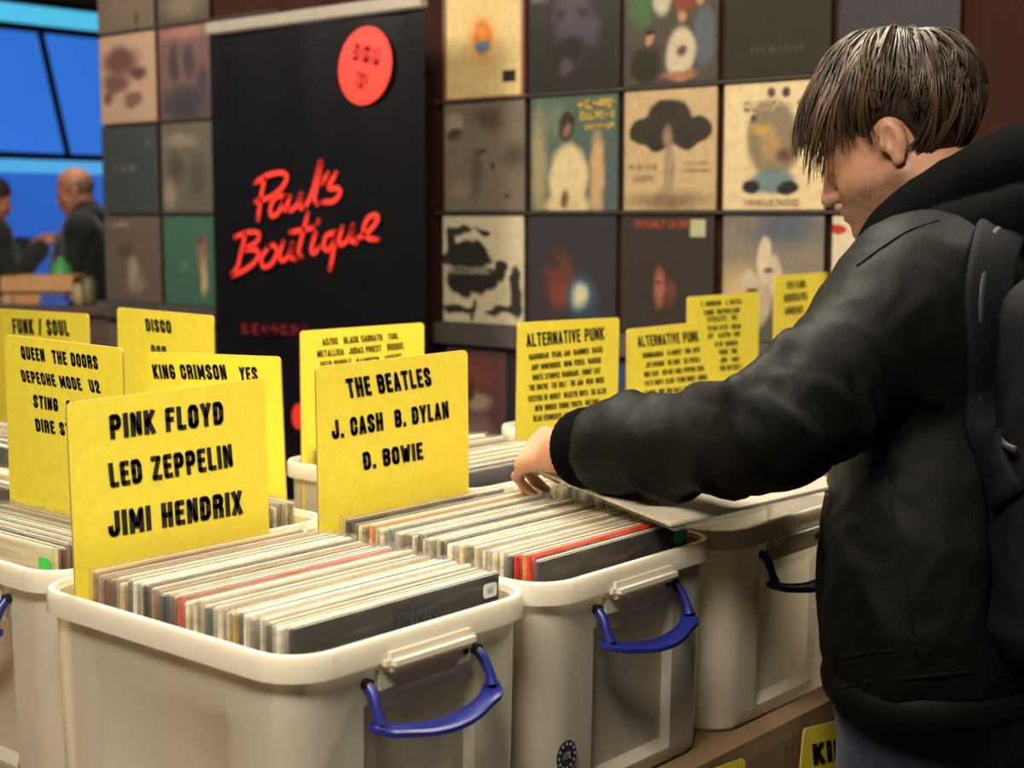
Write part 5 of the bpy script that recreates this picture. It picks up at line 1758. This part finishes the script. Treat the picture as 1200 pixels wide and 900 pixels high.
o = strip('zip', mat('grey zip teeth', (96, 92, 90), .4, .1, 80, metal=.6), [(1147, 490), (1165, 502), (1183, 516), (1199, 527)], .008, .003, T_JP, bp_, .011); o.matrix_parent_inverse = binv
o = strip('zip_pull', mat('pale metal pull', (170, 165, 158), .35, .05, 80, metal=.8), [(1153, 492), (1152, 506), (1149, 522)], .008, .004, T_JP, bp_, .015); o.matrix_parent_inverse = binv
# seams of the jacket
for pxs in ([(1004, 312), (1030, 292), (1065, 270), (1100, 258)], [(1040, 560), (1052, 630), (1064, 700), (1074, 770)], [(985, 772), (1003, 768), (1020, 765), (1045, 762)], [(985, 806), (1020, 800), (1060, 795), (1130, 788), (1190, 782)]):
    strip('seam', M_JACKET, pxs, .004, .0010, T_J, jk, .0005)


# --- two people far behind at the left
def far_person(px, depth, face_deg, hgt, label, bald, arm_up, coat):
    base = Vector(atd(px, 255, depth)); bx, by = base.x, base.y
    a_ = math.radians(face_deg)
    F_ = np.array([math.cos(a_), math.sin(a_), 0]); L_2 = np.array([-math.sin(a_), math.cos(a_), 0]); Z_ = np.array([0, 0, 1.0])
    B_ = np.array([bx, by, 0]); k = hgt / 1.78
    W = lambda f, l, u: (B_ + (F_ * f + L_2 * l + Z_ * u) * k).astype(np.float32)
    pt = math.radians(18)
    f2 = F_ * math.cos(pt) - Z_ * math.sin(pt); u2 = F_ * math.sin(pt) + Z_ * math.cos(pt)
    R2_ = np.stack([f2, L_2, u2], 1).astype(np.float32)
    hcn = W(.05, 0, 1.63)
    hq = lambda f, l, u: (hcn + (f2 * f + L_2 * l + u2 * u) * k).astype(np.float32)
    o_ = head_ops(hq, R2_)
    shl, shr = W(0, .18, 1.42), W(0, -.18, 1.42)
    wr = []
    o_ += [('u', .03, cap(hq(-.03, 0, -.04), W(0, 0, 1.46), .056, .064)), ('u', .06, cap(shl, shr, .07, .07)), ('u', .08, ell(W(0, 0, 1.2), (.15, .15, .26))), ('u', .08, ell(W(0, 0, .93), (.15, .15, .15)))]
    co_ = [('u', .06, ell(W(0, 0, 1.17), (.205, .205, .34))), ('u', .06, cap(shl, shr, .095, .095)), ('u', .05, cap(W(-.01, 0, 1.42), W(-.01, 0, 1.52), .11, .085)), ('i', .01, halfspace(W(0, 0, .86), (0, 0, -1)))]
    for s_, S_ in ((1, shl), (-1, shr)):
        E_ = W(.06, s_ * .25, 1.13)
        H_ = W(.3, s_ * .12, 1.35) if arm_up else W(.3, s_ * .16, 1.08)
        o_ += [('u', .03, cap(S_, E_, .05, .04)), ('u', .02, cap(E_, H_, .04, .028))]
        dd = (H_ - E_) / np.linalg.norm(H_ - E_)
        o_ += hand_ops(H_, dd, np.cross(dd, [0, 0, 1]) * s_ * -1 + np.array([0, 0, .3]), np.cross(np.cross(dd, [0, 0, 1]), dd), (.3, .6, .4))
        co_ += [('u', .05, cap(S_, E_, .085, .07)), ('u', .03, cap(E_, H_ - dd * .03, .07, .055))]
        hip, kn, an = W(0, s_ * .095, .9), W(.02, s_ * .1, .5), W(-.02, s_ * .1, .09)
        o_ += [('u', .06, cap(hip, kn, .08, .055)), ('u', .02, cap(kn, an, .055, .036)), ('u', .02, cap(an + np.array([0, 0, -.045]), an + F_ * .15 + np.array([0, 0, -.055]), .034, .026))]
    me_ = sdf_mesh('person', field(o_), B_ + np.array([-.5, -.5, -.01]), B_ + np.array([.5, .5, 1.95]), .007)
    at_ = me_.attributes.new('stubble', 'FLOAT', 'POINT'); at_.data.foreach_set('value', np.zeros(len(me_.vertices), np.float32))
    me_.materials.append(skin_mat('skin', (188, 128, 98), (60, 40, 30)))
    p_ = obj('person', me_)
    tag(p_, label, 'person')
    cm_ = sdf_mesh('jacket', field(co_), B_ + np.array([-.5, -.5, .75]), B_ + np.array([.5, .5, 1.75]), .01)
    crumple(cm_, .006, 6, px)
    cj = obj('jacket', cm_, fabric('far jacket', coat, .8, .2, 10), p_)
    hdm = sdf_mesh('hood', field([('u', .03, cap(W(-.06, .07, 1.5), W(-.06, -.07, 1.5), .06, .06)), ('u', .03, ell(W(-.12, 0, 1.44), (.09, .09, .07)))]), B_ + np.array([-.4, -.4, 1.2]), B_ + np.array([.4, .4, 1.8]), .01)
    obj('hood', hdm, cj.data.materials[0], cj)
    tr = [('u', .05, ell(W(0, 0, .92), (.17, .17, .12)))]
    for s_ in (1, -1):
        tr += [('u', .05, cap(W(0, s_ * .095, .9), W(.02, s_ * .1, .5), .098, .074)), ('u', .03, cap(W(.02, s_ * .1, .5), W(-.02, s_ * .1, .07), .074, .062))]
    tm = sdf_mesh('trousers', field(tr), B_ + np.array([-.4, -.4, -.02]), B_ + np.array([.4, .4, 1.15]), .01)
    obj('trousers', tm, fabric('far trousers', (44, 42, 46), .85), p_)
    hair_ops = [('u', .01, ell(hq(-.018, 0, .05), (.106, .083, .096), R2_)), ('s', .015, ell(hq(.08, 0, -.03), (.08, .1, .085), R2_)), ('i', .01, halfspace(hq(-.05, 0, -.03 if not bald else .0), -u2))]
    if bald:
        hair_ops = [('u', .01, ell(hq(-.016, 0, .03), (.1025, .0795, .085), R2_)), ('s', .01, ell(hq(.05, 0, .09), (.13, .1, .085), R2_)), ('s', .015, ell(hq(.08, 0, -.03), (.1, .1, .1), R2_)), ('i', .01, halfspace(hq(-.05, 0, -.04), -u2))]
    hm = sdf_mesh('hair', field(hair_ops), hcn - .2, hcn + .2, .006)
    obj('hair', hm, mat('far hair', (38, 30, 26) if not bald else (120, 92, 74), .7, .2, 60), p_)
    for s_ in (1, -1):
        an = W(-.02, s_ * .1, .09)
        sm_ = sdf_mesh('shoe', field([('u', .03, cap(an + np.array([0, 0, -.04]), an + F_ * .16 + np.array([0, 0, -.05]), .048, .038)), ('i', .004, halfspace((0, 0, .001), (0, 0, -1)))]), an - .26, an + .26, .009)
        obj('shoe', sm_, mat('shoe', (26, 24, 24), .5, .1, 20), p_)


far_person(100, 8.3, 140, 1.80, 'balding man in a black hooded jacket, standing far behind beside the record wall', True, False, (26, 26, 28))
far_person(-16, 8.9, -15, 1.76, 'dark-haired person in dark jacket cut off by the left edge, hand raised', False, True, (30, 34, 30))
